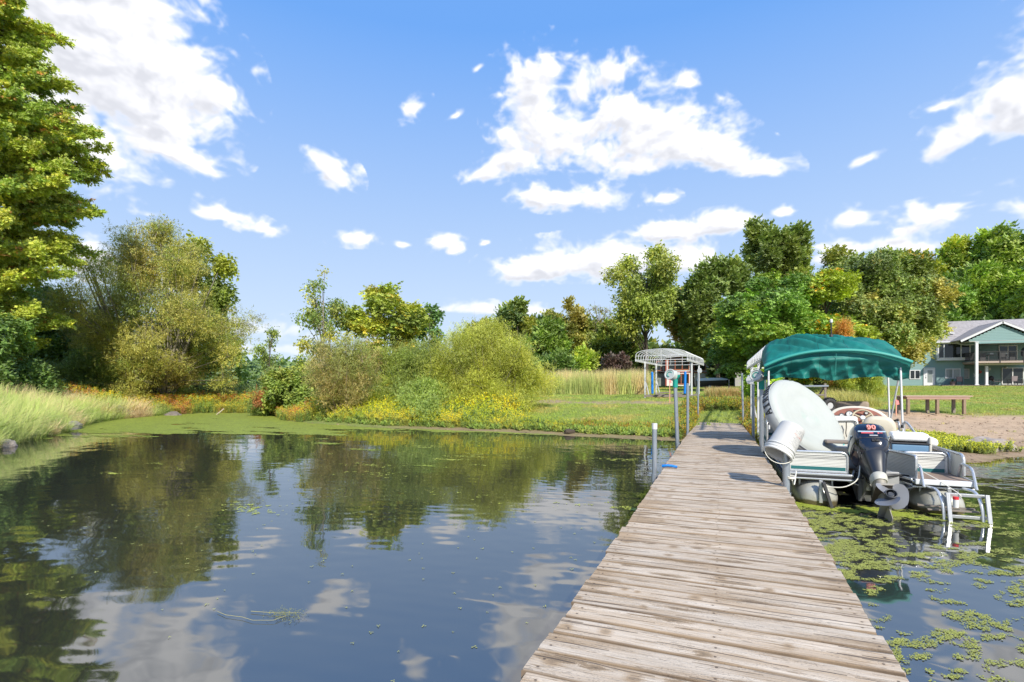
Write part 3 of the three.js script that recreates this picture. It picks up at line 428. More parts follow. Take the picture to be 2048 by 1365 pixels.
// bimini
{
  const bim = new THREE.Group(); bim.name = 'bimini'; boat.add(bim);
  const fadeTex = tex(512, 512, (u, v) => { const n = wrapNoise(u, v, 5, 21, 4), f = clamp((wrapNoise(u, v, 9, 33, 3) - 0.12) * 2), s = wrapNoise(u, v, 70, 3, 1) > 0.44 && n > 0.05 ? 0.8 : 0, k = 0.86 + 0.4 * n - (Math.abs((u * 5) % 1 - 0.5) > 0.492 ? 0.25 : 0); return [clamp(0.02 + f * 0.1 + s), clamp(k * 0.56 + f * 0.1 + s * 0.3), clamp(k * 0.53 + f * 0.1 + s * 0.3)]; }, true);
  const fabric = std([0.62, 0.66, 0.64], 0.62, 0, { side: THREE.DoubleSide, map: fadeTex, bumpMap: grainTex, bumpScale: 0.004 });
  const bow = (u, yc, yl, yr, pw) => { const s = u * 2 - 1, e = s < 0 ? yl : yr; return yc - (yc - e) * Math.pow(Math.abs(s), pw); };
  const hem = (u) => 1.95 + 0.03 * Math.sin(u * 9 + 0.6) - 0.05 * Math.exp(-Math.pow((u - 0.04) / 0.06, 2)) + 0.045 * Math.exp(-Math.pow((u - 0.38) / 0.06, 2)) - 0.02 * Math.exp(-Math.pow((u - 0.5) / 0.05, 2)) - 0.06 * Math.exp(-Math.pow((u - 0.93) / 0.05, 2));
  const ax = (u) => lerp(0.86, 3.4, u);
  const top = sheet(90, 34, (u, v, o) => {                          // v = 0 at the rear seam, 1 beyond the front bow
    const yr_ = bow(u, 2.5, 2.2, 2.24, 2.3), yf = bow(u, 2.86, 2.68, 2.68, 3.4) - 0.05 * Math.max(0, u - 0.5), fw = bow(u, 2.6, 2.2, 2.2, 2.4);
    let y, t; if (v < 0.55) { const k = v / 0.55; y = lerp(yr_, yf, Math.sin(k * 1.5708)) - 0.035 * Math.sin(k * 3.14); t = 12.2 + 0.95 * k; } else { const k = (v - 0.55) / 0.45; y = lerp(yf, fw, k * k); t = 13.15 + 1.6 * k; }
    const edge = Math.pow(Math.abs(u * 2 - 1), 26); y -= 0.3 * edge * clamp(v * 3);
    const crease = Math.sin(v * 3.14) * (0.016 * fbm(u * 9 + v * 3, v * 4, 2, 3) + 0.03 * Math.sin((u * 1.3 + v) * 30) * Math.exp(-Math.pow((u - 0.35) * 4, 2)) + 0.02 * Math.exp(-Math.pow((u - 0.5) / 0.012, 2)) * 0.4);
    const rdg = 0.05 * (0.22 - Math.abs(n3(u * 7 + v * 5, v * 2.2 - u * 2, 3))) + 0.03 * (0.22 - Math.abs(n3(u * 16 - v * 7, v * 3, 8))); o.copy(B(ax(u) + (u < 0.5 ? 0.05 : -0.1) * edge * v, y + crease * 3.2 + rdg * 1.3, t - crease * 1.5 - rdg));
  });
  const can = mesh('canopy', top, fabric, bim);
  const val = sheet(110, 22, (u, v, o) => {                         // v = 1 at the seam, 0 at the hem
    const ys = bow(u, 2.49, 2.19, 2.23, 2.3), yb = hem(u), k = 1 - v, amp = k * (0.03 + 0.085 * k);
    const sharp = (x) => 1 - 2 * Math.abs(Math.sin(x)); const fold = amp * 1.0 * (sharp(u * 13 + 1.6 * Math.sin(u * 7) + k * 1.2) + 0.4 * sharp(u * 29 - k * 2.2)) + amp * 0.5 * (Math.sin(u * 31 + 2.2 * Math.sin(u * 7) + k * 3) * 0.8 + Math.sin(u * 57 + 1.4) * 0.3 * k) + 0.04 * k * fbm(u * 8, k * 3, 7, 3);
    const diag = 0.02 * k * Math.sin((u * 16 - k * 3.4) * 2.1) + 0.09 * Math.exp(-Math.pow((k - 0.3) / 0.13, 2)) * (0.6 + 0.4 * Math.sin(u * 5));
    o.copy(B(ax(u), lerp(ys, yb, k) + 0.004 * Math.sin(u * 40), 12.18 + 0.1 * k - fold - diag + 0.13 * k * (Math.abs(n3(u * 9 + k * 2.4, k * 1.3 - u * 3, 5)) - 0.2)));
  });
  mesh('valance', val, fabric, bim);
  mesh('sleeve_seam', [pipe(Array.from({ length: 40 }, (_, i) => B(ax(i / 39), bow(i / 39, 2.505, 2.205, 2.245, 2.3), 12.1)), 0.036, 10)], std([0.02, 0.25, 0.215], 0.55), bim);
  mesh('bow_tube', [pipe(Array.from({ length: 30 }, (_, i) => B(lerp(0.93, 3.36, i / 29), bow(i / 29, 2.47, 2.17, 2.2, 2.3), 12.24)), 0.014)], M.alumWhite, bim);
  mesh('bow_tube', [pipe(Array.from({ length: 30 }, (_, i) => B(lerp(0.93, 3.3, i / 29), bow(i / 29, 2.78, 2.5, 2.5, 2.6), 13.1)), 0.014)], M.alumWhite, bim);
  for (const a of [0.95, 3.25]) { mesh('support_tube', rod(B(a, 0.9, 12.1), B(a, 2.2, 12.24), 0.018), M.alumWhite, bim); mesh('support_tube', rod(B(a, 1.06, 12.95), B(a, 2.5, 13.1), 0.018), M.alumWhite, bim); mesh('support_tube', rod(B(a, 1.06, 12.9), B(a, 2.02, 12.3), 0.017), M.alumWhite, bim); mesh('clamp', [box(0.05, 0.06, 0.06, a - BX, 1.08, BT - 12.95), box(0.05, 0.06, 0.06, a - BX, 1.02, BT - 12.12)], M.black, bim); }
  mesh('seam_stitch', [rod(B(2.15, 2.44, 12.1), B(2.15, 2.02, 12.16), 0.004)], std([0.05, 0.3, 0.26], 0.6), bim);
  const lt = mesh('stern_light', [rod(B(2.15, 2.82, 12.6), B(2.15, 3.12, 12.6), 0.014), at(new THREE.CylinderGeometry(0.03, 0.04, 0.05, 12), 2.15 - BX, 2.84, BT - 12.6)], M.black, bim); mesh('lamp_globe', at(new THREE.CapsuleGeometry(0.028, 0.03, 6, 14), 2.15 - BX, 3.14, BT - 12.6), M.plastic, lt);
}

// ---------------------------------------------------------------- outboard motor (tilted up)
{
  const mo = thing('outboard_motor', 'dark navy outboard motor tilted up on the stern of the pontoon boat', 'outboard motor', W(2.08, 0.8, 9.3));
  const mat = new THREE.MeshPhysicalMaterial({ color: C(0.007, 0.011, 0.024), roughness: 0.2, clearcoat: 0.8, clearcoatRoughness: 0.12, roughnessMap: scuffTex });
  const q = new THREE.Quaternion().setFromEuler(new THREE.Euler(-0.78, 0.0, 0.02, 'YXZ')), put = (g) => g.applyQuaternion(q);   // own frame: y up the leg, z backwards
  const ring = (y, w, l, zc, e = 0.62, flat = 0) => { const o = []; for (let i = 0; i < 40; i++) { const a = i / 40 * Math.PI * 2, cx = Math.cos(a), sz = Math.sin(a); let x = Math.sign(cx) * Math.pow(Math.abs(cx), e) * w, z = Math.sign(sz) * Math.pow(Math.abs(sz), e) * l; if (z < 0) x *= 1 - 0.18 * z * z / (l * l); o.push(V(x, y + flat * z, z + zc)); } return o; };
  mesh('cowling', put(loft([ring(-0.2, 0.13, 0.2, 0.0), ring(-0.17, 0.17, 0.26, 0), ring(-0.06, 0.215, 0.315, 0), ring(0.06, 0.235, 0.33, 0), ring(0.19, 0.235, 0.325, -0.005, 0.6), ring(0.29, 0.222, 0.31, -0.01, 0.6, -0.03), ring(0.36, 0.19, 0.265, -0.02, 0.62, -0.05), ring(0.395, 0.14, 0.19, -0.03, 0.7, -0.06), ring(0.405, 0.07, 0.1, -0.03, 0.8, -0.06)])), mat, mo);
  mesh('cowling_seam', put(loft([ring(0.012, 0.2285, 0.3275, 0), ring(0.0165, 0.233, 0.331, 0), ring(0.021, 0.2305, 0.3285, 0)], true, false)), M.black, mo);
  // leg cover narrowing to the swivel
  mesh('lower_cowl', put(loft([ring(-0.62, 0.075, 0.1, 0.07, 0.8), ring(-0.5, 0.095, 0.13, 0.06, 0.75), ring(-0.34, 0.13, 0.2, 0.03, 0.7), ring(-0.24, 0.155, 0.25, 0.005, 0.65), ring(-0.16, 0.165, 0.265, 0.0, 0.62)])), new THREE.MeshPhysicalMaterial({ color: C(0.012, 0.014, 0.02), roughness: 0.32, clearcoat: 0.4, map: grimeTex }), mo);
  const worn = std([0.3, 0.28, 0.24], 0.6, 0.3, { map: grimeTex }), leg = mesh('midsection', put(loft([ring(-0.98, 0.03, 0.12, 0.02, 0.9), ring(-0.84, 0.05, 0.13, 0.04, 0.9), ring(-0.66, 0.07, 0.115, 0.06, 0.85), ring(-0.56, 0.085, 0.115, 0.075, 0.85)])), worn, mo);
  mesh('collar', put(loft([ring(-0.6, 0.088, 0.12, 0.085, 0.85), ring(-0.56, 0.1, 0.135, 0.085, 0.8), ring(-0.5, 0.1, 0.135, 0.08, 0.8), ring(-0.47, 0.085, 0.12, 0.07, 0.8)])), std([0.5, 0.49, 0.43], 0.55, 0.1, { map: grimeTex }), leg);
  mesh('cavitation_plate', put(at(box(0.235, 0.014, 0.42, 0, -0.8, 0.14, 0.006), 0, 0, 0)), std([0.13, 0.1, 0.075], 0.8, 0.1, { map: grainTex }), leg);
  mesh('plate_edge', put(at(box(0.24, 0.03, 0.012, 0, -0.8, 0.352, 0.004), 0, 0, 0)), worn, leg);
  const gear = mesh('gearcase', put(loft([-0.22, -0.17, -0.08, 0.05, 0.2, 0.28].map((z, i) => { const r = [0.012, 0.045, 0.062, 0.066, 0.058, 0.05][i], o = []; for (let k = 0; k < 20; k++) { const a = k / 20 * Math.PI * 2; o.push(V(Math.cos(a) * r, -0.98 + Math.sin(a) * r, z)); } return o; }))), worn, mo);
  mesh('skeg', put(loft([[V(-0.01, -1.02, -0.1), V(0.01, -1.02, -0.1), V(0.01, -1.02, 0.2), V(-0.01, -1.02, 0.2)], [V(-0.006, -1.26, 0.08), V(0.006, -1.26, 0.08), V(0.006, -1.24, 0.22), V(-0.006, -1.24, 0.22)]])), std([0.36, 0.34, 0.28], 0.6, 0.3, { map: grimeTex }), gear);
  const prop = new THREE.Group(); prop.name = 'propeller'; prop.applyQuaternion(q); prop.position.copy(V(0, -0.98, 0.34).applyQuaternion(q)); mo.add(prop);
  mesh('hub', [at(new THREE.CylinderGeometry(0.066, 0.055, 0.15, 24, 1, true), 0, 0, 0, Math.PI / 2), at(new THREE.TorusGeometry(0.062, 0.007, 8, 24), 0, 0, 0.075), at(new THREE.CylinderGeometry(0.026, 0.03, 0.12, 16), 0, 0, 0, Math.PI / 2), at(new THREE.TorusGeometry(0.03, 0.008, 8, 18), 0, 0, 0.05)], std([0.05, 0.055, 0.065], 0.4, 0.2, { side: THREE.DoubleSide }), prop);
  for (let k = 0; k < 3; k++) {
    const b = sheet(12, 10, (u, v, o) => { const r = 0.055 + v * 0.14, w = (0.055 + 0.135 * Math.sin(Math.pow(v, 0.75) * 2.55)) * (v > 0.93 ? 0.75 : 1), s = (u - 0.5) * 2, a = s * w / r * 0.75; o.set(Math.sin(a) * r, Math.cos(a) * r, -s * w * 0.62 + v * 0.03); });
    const m = mesh('blade', b, std([0.24, 0.25, 0.28], 0.4, 0.3, { side: THREE.DoubleSide }), prop); m.rotation.z = 0.45 + k * Math.PI * 2 / 3;
  }
  mesh('bracket', [box(0.26, 0.34, 0.05, -0.02, -0.46, -0.06), box(0.05, 0.5, 0.14, -0.13, -0.45, 0.02), box(0.05, 0.5, 0.14, 0.1, -0.45, 0.02), rod(V(-0.1, -0.66, 0.02), V(-0.06, -0.32, 0.14), 0.03), rod(V(0.05, -0.66, 0.0), V(0.03, -0.34, 0.14), 0.03)], std([0.09, 0.09, 0.095], 0.5, 0.3, { map: grimeTex }), mo);
  mesh('trim_hose', [taper(rounded([V(-0.14, -0.3, 0.0), V(-0.22, -0.22, 0.08), V(-0.1, -0.3, 0.2), V(-0.05, -0.42, 0.16)], 0.1), 0.012, 0.012, 6), taper(rounded([V(0.5, -0.33, -0.1), V(0.32, -0.3, 0.04), V(0.12, -0.33, 0.1)], 0.1), 0.02, 0.02, 6), taper(rounded([V(-0.3, -0.32, -0.05), V(-0.16, -0.36, 0.1), V(-0.02, -0.36, 0.12)], 0.1), 0.014, 0.014, 6)], M.black, mo);
  const font = await new FontLoader().loadAsync('fonts/droid/droid_sans_bold.typeface.json');
  // decals lie on the cowling's sloping back
  const onBack = (g, x, y, push = 0) => { const e = y > 0.19 ? (y - 0.19) * 0.3 : 0; return put(at(g, x, y, 0.3255 + push - e - Math.pow(Math.abs(x) / 0.22, 4) * 0.03, y > 0.19 ? -0.25 : 0, 0, 0)); };
  const txt = (s, size, d = 0.006) => { const g = new TextGeometry(s, { font, size, depth: d, curveSegments: 8 }); g.computeBoundingBox(); g.translate(-(g.boundingBox.max.x + g.boundingBox.min.x) / 2, 0, 0); return g; };
  mesh('number', onBack(txt('90', 0.075, 0.03), 0.0, 0.148, 0.001), std([0.72, 0.28, 0.24], 0.5), mo); 
  mesh('pale_stripe', [onBack(box(0.34, 0.022, 0.012, 0, 0, 0, 0.004), 0, 0.126, -0.004), put(at(box(0.018, 0.014, 0.3, 0, 0, 0, 0.004), 0.232, 0.14, 0.05)), put(at(box(0.018, 0.014, 0.3, 0, 0, 0, 0.004), -0.232, 0.14, 0.05))], std([0.32, 0.42, 0.5], 0.4), mo);
  mesh('red_stripe', [onBack(box(0.15, 0.018, 0.01, 0, 0, 0, 0.003), -0.06, 0.096, 0.001), onBack(box(0.022, 0.022, 0.008, 0, 0, 0, 0.003), 0.075, 0.096, 0.001), onBack(box(0.03, 0.012, 0.008, 0, 0, 0, 0.003), 0.112, 0.1, 0.001)], std([0.6, 0.1, 0.12], 0.5), mo);
  const v1 = mesh('vent', [onBack(box(0.12, 0.032, 0.012, 0, 0, 0, 0.006), 0.01, 0.05)], M.black, mo); mesh('vent_plate', [onBack(box(0.1, 0.014, 0.006, 0, 0, 0, 0.002), 0.01, 0.05, 0.006)], M.silver, v1);
  mesh('latch', [onBack(box(0.1, 0.05, 0.014, 0, 0, 0, 0.01), 0.02, -0.03, 0.002), onBack(new THREE.TorusGeometry(0.018, 0.006, 6, 16), 0.02, -0.03, 0.012)], M.black, mo);
  mo.scale.setScalar(1.03);
  globalThis.boatFont = font;
}

// ---------------------------------------------------------------- things on the boat
{
  const tube = thing('inflatable_tube', 'big round white towable inflatable leaning on the left of the boat', 'inflatable', W(1.38, 1.215, 10.55));
  const n = V(0.62, 0.56, 0.55).normalize(), spin = new THREE.Quaternion().setFromUnitVectors(V(0, 1, 0), n);
  const prof = [[0, 0.085], [0.14, 0.088], [0.2, 0.098], [0.3, 0.092], [0.4, 0.108], [0.47, 0.102], [0.55, 0.12], [0.64, 0.125], [0.71, 0.118], [0.765, 0.09], [0.785, 0.055]].map(([r, y]) => new THREE.Vector2(r, y));
  const wrinkle = (g, k) => { const p = g.attributes.position; for (let i = 0; i < p.count; i++) { const x = p.getX(i), y = p.getY(i), z = p.getZ(i), r = Math.hypot(x, z), a = Math.atan2(z, x), f = 1 + 0.012 * Math.sin(a * 3 + 1) + 0.006 * Math.sin(a * 9); p.setXYZ(i, x * f, y + k * (0.012 * n3(x * 5, z * 5, 2) + 0.004 * Math.sin(a * 34) * sst(r, 0.5, 0.75)), z * f); } g.computeVertexNormals(); return g; };
  const stainT = tex(512, 512, (u, v) => { const n1 = wrapNoise(u, v, 5, 4, 5), m = wrapNoise(u, v, 24, 9, 3), k = 0.92 + 0.16 * n1 + 0.05 * m, s = clamp((wrapNoise(u, v, 3, 30, 3) - 0.1) * 3) * 0.12; return [k * (1 - s), k, k * (1 - s * 0.3)]; });
  const face = mesh('top_cover', wrinkle(new THREE.LatheGeometry(prof, 72), 1).applyQuaternion(spin), std([0.4, 0.425, 0.405], 0.7, 0, { map: stainT }), tube);
  mesh('side_wall', wrinkle(new THREE.LatheGeometry([[0.785, 0.055], [0.8, 0.02], [0.8, -0.05], [0.775, -0.12], [0.7, -0.17], [0.5, -0.18], [0, -0.17]].map(([r, y]) => new THREE.Vector2(r, y)), 72), 0).applyQuaternion(spin), std([0.36, 0.375, 0.375], 0.7, 0, { map: grimeTex }), tube);
  mesh('piping', new THREE.TorusGeometry(0.787, 0.009, 8, 90).rotateX(Math.PI / 2).translate(0, 0.055, 0).applyQuaternion(spin), std([0.3, 0.32, 0.33], 0.6), tube);
  const letters = []; 'AIRHEAD'.split('').forEach((ch, i) => { const a = 3.78 - i * 0.175, g = new TextGeometry(ch, { font: globalThis.boatFont, size: 0.125, depth: 0.012, curveSegments: 4 }); g.computeBoundingBox(); g.translate(-(g.boundingBox.max.x + g.boundingBox.min.x) / 2, -0.055, 0); g.rotateZ(Math.PI); g.translate(0, -0.01, 0); g.rotateY(Math.PI / 2); g.translate(0.797, 0, 0); g.rotateY(a); letters.push(g.applyQuaternion(spin)); });
  mesh('lettering', letters, M.black, tube);
  const patches = [[0.75, 0.1], [0.95, 0.3], [1.4, 0.14]].map(([a, w]) => new THREE.LatheGeometry([[0.735, 0.118], [0.77, 0.1], [0.797, 0.06], [0.812, 0.0], [0.806, -0.08]].map(([r, y]) => new THREE.Vector2(r, y)), 10, a, w).applyQuaternion(spin)); mesh('teal_patch', patches, std([0.08, 0.42, 0.42], 0.6, 0, { side: THREE.DoubleSide }), tube);
}
{
  const buck = thing('bucket', 'white plastic pail tipped over on a short post by the boat', 'bucket', W(0.755, 1.085, 7.44));
  const ax = V(0.42, 0.74, -0.38).normalize(), spin = new THREE.Quaternion().setFromUnitVectors(V(0, 1, 0), ax), L = (p) => new THREE.LatheGeometry(p.map(([r, y]) => new THREE.Vector2(r, y)), 48).translate(0, -0.16, 0).applyQuaternion(spin);
  mesh('body', [L([[0.138, 0.02], [0.146, 0], [0.148, 0.0], [0.144, 0.1], [0.132, 0.35], [0.128, 0.365], [0.115, 0.37], [0, 0.368]]), L([[0.0, 0.355], [0.124, 0.352], [0.138, 0.02]])], std([0.5, 0.5, 0.49], 0.45, 0, { side: THREE.DoubleSide, map: grimeTex }), buck);
  mesh('rim', [L([[0.139, -0.002], [0.156, -0.002], [0.158, 0.012], [0.15, 0.02], [0.148, 0.03], [0.158, 0.034], [0.158, 0.046], [0.146, 0.05]]), L([[0.146, 0.07], [0.155, 0.073], [0.155, 0.083], [0.145, 0.087]])], M.plastic, buck);
  const pr = tex(256, 256, (u, v, x, y) => { const rowk = Math.floor(v * 16), ink = (v * 16 % 1) > 0.4 && n3(u * 60, rowk * 7.7, 2) > 0.1 && n3(u * 4, rowk * 3.3, 5) > -0.12; const red = rowk === 9 || rowk === 10; return ink ? (red ? [0.75, 0.35, 0.3] : [0.55, 0.55, 0.58]) : [0.86, 0.86, 0.85]; }, true, false);
  const lab = new THREE.CylinderGeometry(0.1355, 0.1445, 0.2, 24, 1, true, -0.75, 1.5); lab.rotateY(0.75); lab.translate(0, 0.06, 0); mesh('printed_label', lab.applyQuaternion(spin), std([0.6, 0.6, 0.6], 0.5, 0, { map: pr }), buck);
  const h = []; for (let i = 0; i <= 20; i++) { const a = i / 20 * Math.PI; h.push(V(-0.156 * Math.cos(a), -0.1 - 0.17 * Math.sin(a), 0.05 * Math.sin(a)).applyQuaternion(spin)); } mesh('handle', pipe(h, 0.004, 6), M.rope, buck); buck.scale.setScalar(1.15);
}
{
  const f = thing('fender', 'navy blue boat bumper hanging between the dock and the boat', 'boat fender', W(0.94, 0.66, 10.9));
  mesh('body', [at(new THREE.CapsuleGeometry(0.125, 0.1, 10, 24), 0, 0.03, 0), at(new THREE.CylinderGeometry(0.03, 0.05, 0.08, 14), 0, 0.23, 0)], M.navy, f); mesh('cord', pipe([V(0, 0.26, 0), V(0.03, 0.36, 0), V(0.05, 0.42, 0)], 0.008, 6), M.rope, f);
}
{
  const sag = (p, q, s, n = 14) => Array.from({ length: n + 1 }, (_, i) => { const k = i / n, v = p.clone().lerp(q, k); v.y -= s * Math.sin(k * Math.PI); return v; });
  const r1 = thing('mooring_rope', 'pale mooring rope drooping from the short post to the boat', 'rope', V(0, 0, 0)); mesh('strand', [pipe([...sag(W(0.84, 0.62, 7.4), W(1.02, 0.5, 8.6), 0.09), W(1.08, 0.5, 9.05)], 0.009, 6), pipe(sag(W(0.8, 0.66, 7.44), W(0.99, 0.47, 9.0), 0.04), 0.007, 6), at(new THREE.TorusGeometry(0.05, 0.009, 6, 20), 0.83, 0.64, -7.45, Math.PI / 2), at(new THREE.TorusGeometry(0.052, 0.009, 6, 20), 0.83, 0.66, -7.45, Math.PI / 2 + 0.1)], M.rope, r1);
  const r2 = thing('motor_rope', 'pale rope hanging from beside the motor under the stern corner', 'rope', V(0, 0, 0)); mesh('strand', [pipe(rounded([W(1.96, 0.92, 9.5), W(1.95, 0.7, 9.2), W(1.88, 0.42, 9.0), W(1.7, 0.3, 8.98), W(1.45, 0.3, 9.0), W(1.36, 0.37, 9.05), W(1.5, 0.31, 9.0), W(1.38, 0.33, 9.02)], 0.12), 0.008, 6)], M.rope, r2);
  const cl = thing('dock_cleat_rope', 'short piece of blue rope end on the left dock edge', 'rope', W(-0.8, 0.535, 8.45)); mesh('strand', [taper([V(-0.03, 0.02, 0), V(0.05, 0.035, 0.01), V(0.12, 0.03, 0.0), V(0.19, 0.02, 0.02)], 0.022, 0.02, 8)], M.blue, cl);
}
// ---------------------------------------------------------------- boat lifts
function lift(label, a, t, turn, railY, wid, len, bows, ground0, full, k) {
  const o = thing('boat_lift', label, 'boat lift', W(a, 0, t)); o.rotation.y = turn;   // own frame: -z away, x right
  const top = railY + k;
  for (let i = 0; i < bows; i++) { const z = -len * i / (bows - 1); mesh('bow', bent([V(0, railY, z), V(0, railY + k * 0.62, z), V(0.42, railY + k * 0.84, z), V(wid / 2, top - 0.02, z), V(wid - 0.42, railY + k * 0.84, z), V(wid, railY + k * 0.62, z), V(wid, railY, z)], 0.021, 0.4, 6), M.alumWhite, o); }
  for (const x of [0, wid]) mesh('canopy_rail', box(0.05, full ? 0.13 : 0.07, len + 0.1, x, railY - 0.02, -len / 2), M.alumWhite, o);
  for (const [x, y] of [[0.42, railY + k * 0.83], [wid / 2, top - 0.04], [wid - 0.42, railY + k * 0.83], [wid * 0.3, top - 0.07], [wid * 0.7, top - 0.07]]) mesh('ridge_bar', rod(V(x, y, 0), V(x, y, -len), 0.016), M.alumWhite, o);
  for (const z of [-0.02, -len + 0.02]) mesh('end_bar', [rod(V(0, railY + k * 0.36, z), V(wid, railY + k * 0.36, z), 0.017), rod(V(0, railY, z), V(wid, railY, z), 0.02), rod(V(wid / 2, railY, z), V(wid / 2, top - 0.05, z), 0.016), rod(V(wid * 0.22, railY, z), V(wid * 0.22, railY + k * 0.85, z), 0.013)], M.alumWhite, o);
  const g0 = ground0;
  for (const x of full ? [0.05, wid - 0.05] : [0.05]) for (const z of [-len * 0.28, -len * 0.72]) { mesh('leg', box(0.09, railY - g0, 0.09, x, (railY + g0) / 2, z), M.alumWhite, o); mesh('brace', rod(V(x, g0 + 0.9 + (x > 1 ? 0.4 : 0.3), z), V(x + (x > 1 ? -0.22 : 0.22), g0 + 0.1, z - 0.2), 0.035), M.alumWhite, o); }
  for (const z of [-len * 0.28, -len * 0.72]) mesh('cross_beam', box(wid, 0.14, 0.12, wid / 2, g0 + 0.14, z), full ? M.oldWood : M.alum, o);
  for (const x of [wid * 0.3, wid * 0.7]) mesh('bunk', box(0.22, 0.06, len * 0.55, x, g0 + 0.32, -len / 2), M.oldWood, o);
  if (full) for (const x of [wid * 0.16, wid * 0.84]) { const c = mesh('guide_post', at(new THREE.CapsuleGeometry(0.075, 1.25, 6, 16), x, g0 + 0.95, -len * 0.3, 0, 0, x > 1 ? -0.02 : 0.01), M.blue, o, 'blue padded guide post'); }
  const w = mesh('winch', [box(0.2, 0.34, 0.3, full ? wid - 0.02 : 0.0, railY - 0.5, -len * 0.74, 0.04), at(new THREE.CylinderGeometry(0.15, 0.15, 0.06, 20), full ? wid : 0, railY - 0.5, -len * 0.74 + 0.2, Math.PI / 2)], M.silver, o);
  mesh('cable', rod(V(0.12, railY - 0.1, -len * 0.28), V(0.12, g0 + 0.3, -len * 0.28), 0.008), M.dark, o);
}
lift('bare white boat lift canopy frame with two blue guide posts on the lawn', -4.6, 31.5, -0.075, 3.3, 2.9, 8.5, 13, ground(-3, 34), true, 0.66);
lift('bare white boat lift canopy frame behind the green bimini beside the dock', 1.05, 15.2, 0.0, 2.52, 2.5, 8.6, 11, 0.2, false, 0.5);

// ---------------------------------------------------------------- foliage
function leaf(pos, col, p, dir, side, len, wid, fold, c) {          // a folded kite of two triangles
  const tip = p.clone().addScaledVector(dir, len), mid = p.clone().addScaledVector(dir, len * 0.45), up = V(0, 0, 0).crossVectors(dir, side).multiplyScalar(fold * wid), l = mid.clone().addScaledVector(side, wid / 2).add(up), r = mid.clone().addScaledVector(side, -wid / 2).add(up);
  for (const q of [p, r, tip, p, tip, l]) { pos.push(q.x, q.y, q.z); col.push(c[0], c[1], c[2]); }
}
const rdir = (r, up = 0) => { const a = r() * 6.283, y = r() * 2 - 1 + up, s = Math.sqrt(Math.max(0.02, 1 - Math.min(1, y * y))); return V(Math.cos(a) * s, y, Math.sin(a) * s).normalize(); };
function geoOf(pos, col) { const g = new THREE.BufferGeometry(); g.setAttribute('position', new THREE.Float32BufferAttribute(pos, 3)); g.setAttribute('color', new THREE.Float32BufferAttribute(col, 3)); g.computeVertexNormals(); return g; }
// a sprig: n leaves along a few twigs inside a ball of radius 1 (scaled per copy); leaves face mostly up and outwards
function sprig(seed, n, len, wid, { twigs = 4, flat = 0.7, droop = 0, lobes = 1, vary = 0.3 } = {}) {
  const r = RNG(seed), pos = [], col = [];
  for (let k = 0; k < twigs; k++) {
    const d = rdir(r, 0.15); d.y *= flat; d.normalize(); const start = rdir(r).multiplyScalar(0.22);
    for (let i = 0; i < n / twigs; i++) {
      const s = 0.08 + 0.92 * (i + r()) / (n / twigs), p = start.clone().addScaledVector(d, s * 0.85); p.y -= droop * s * s;
      const ld = d.clone().multiplyScalar(0.7).add(rdir(r)); ld.y -= 0.15 + droop; ld.normalize();
      let side = V(0, 0, 0).crossVectors(ld, V(r() - 0.5, 1, r() - 0.5)).normalize(); if (!side.lengthSq()) side = V(1, 0, 0);
      const b = 1 - vary / 2 + vary * r(), c = [b * (0.94 + 0.12 * r()), b, b * 0.95], sz = 0.75 + 0.5 * r();
      c[0] *= 2.85; c[1] *= 2.75; c[2] *= 1.6; leaf(pos, col, p, ld, side, len * sz, wid * sz, 0.2, c);
      if (lobes > 1) for (const q of [-1, 1]) leaf(pos, col, p.clone().addScaledVector(ld, len * 0.12 * sz), ld.clone().addScaledVector(side, q * 0.9).normalize(), side, len * 0.72 * sz, wid * 0.7 * sz, 0.2, c);
    }
  }
  return geoOf(pos, col);
}
const SPRIGS = {
  broad: sprig(1, 22, 0.42, 0.3, { flat: 0.75 }), maple: sprig(2, 20, 0.36, 0.22, { lobes: 3, flat: 0.6 }), oak: sprig(3, 26, 0.4, 0.22, { flat: 0.8, vary: 0.5 }), willow: sprig(4, 40, 0.34, 0.075, { twigs: 6, flat: 1 }), fine: sprig(5, 56, 0.3, 0.05, { twigs: 8, flat: 1.2, droop: 0.1 }),
  poplar: sprig(6, 20, 0.3, 0.26, { twigs: 5, flat: 1 }), spray: sprig(7, 24, 0.32, 0.2, { twigs: 4, flat: 0.6, lobes: 3 }), scale: sprig(8, 40, 0.3, 0.09, { twigs: 7, flat: 1.4 }), far: sprig(9, 26, 0.44, 0.34, { flat: 0.8, vary: 0.5 }), sumac: sprig(10, 34, 0.36, 0.09, { twigs: 4, flat: 0.4, droop: 0.3 }),
};
const Q = new THREE.Quaternion(), E3 = new THREE.Euler(), MX = new THREE.Matrix4();
function instances(name, geo, mat, list, parent) {                  // list: [position, euler, scale (number or vector), colour]
  const m = new THREE.InstancedMesh(geo, mat, list.length); m.name = parent === scene ? numbered(name) : name; shade(m);
  const cc = new THREE.Color(); list.forEach((e, i) => { m.setMatrixAt(i, MX.compose(e[0], Q.setFromEuler(e[1]), typeof e[2] === 'number' ? V(e[2], e[2], e[2]) : e[2])); m.setColorAt(i, cc.setRGB(...e[3])); });
  parent.add(m); return m;
}
const ROUND = [[0, 0.45], [0.15, 0.8], [0.4, 1], [0.65, 0.92], [0.85, 0.6], [1, 0.14]], TALL = [[0, 0.5], [0.25, 0.95], [0.5, 1], [0.75, 0.62], [1, 0.1]], BUSH = [[0, 0.85], [0.3, 1], [0.65, 0.85], [0.88, 0.5], [1, 0.12]], VASE = [[0, 0.35], [0.4, 0.8], [0.7, 1], [0.9, 0.75], [1, 0.3]], CONE = [[0, 1], [0.5, 0.85], [0.8, 0.5], [1, 0.05]], FULL = [[0, 0.7], [0.25, 1], [0.6, 0.95], [0.85, 0.65], [1, 0.2]];
let treeSeed = 1000, leafTotal = 0;
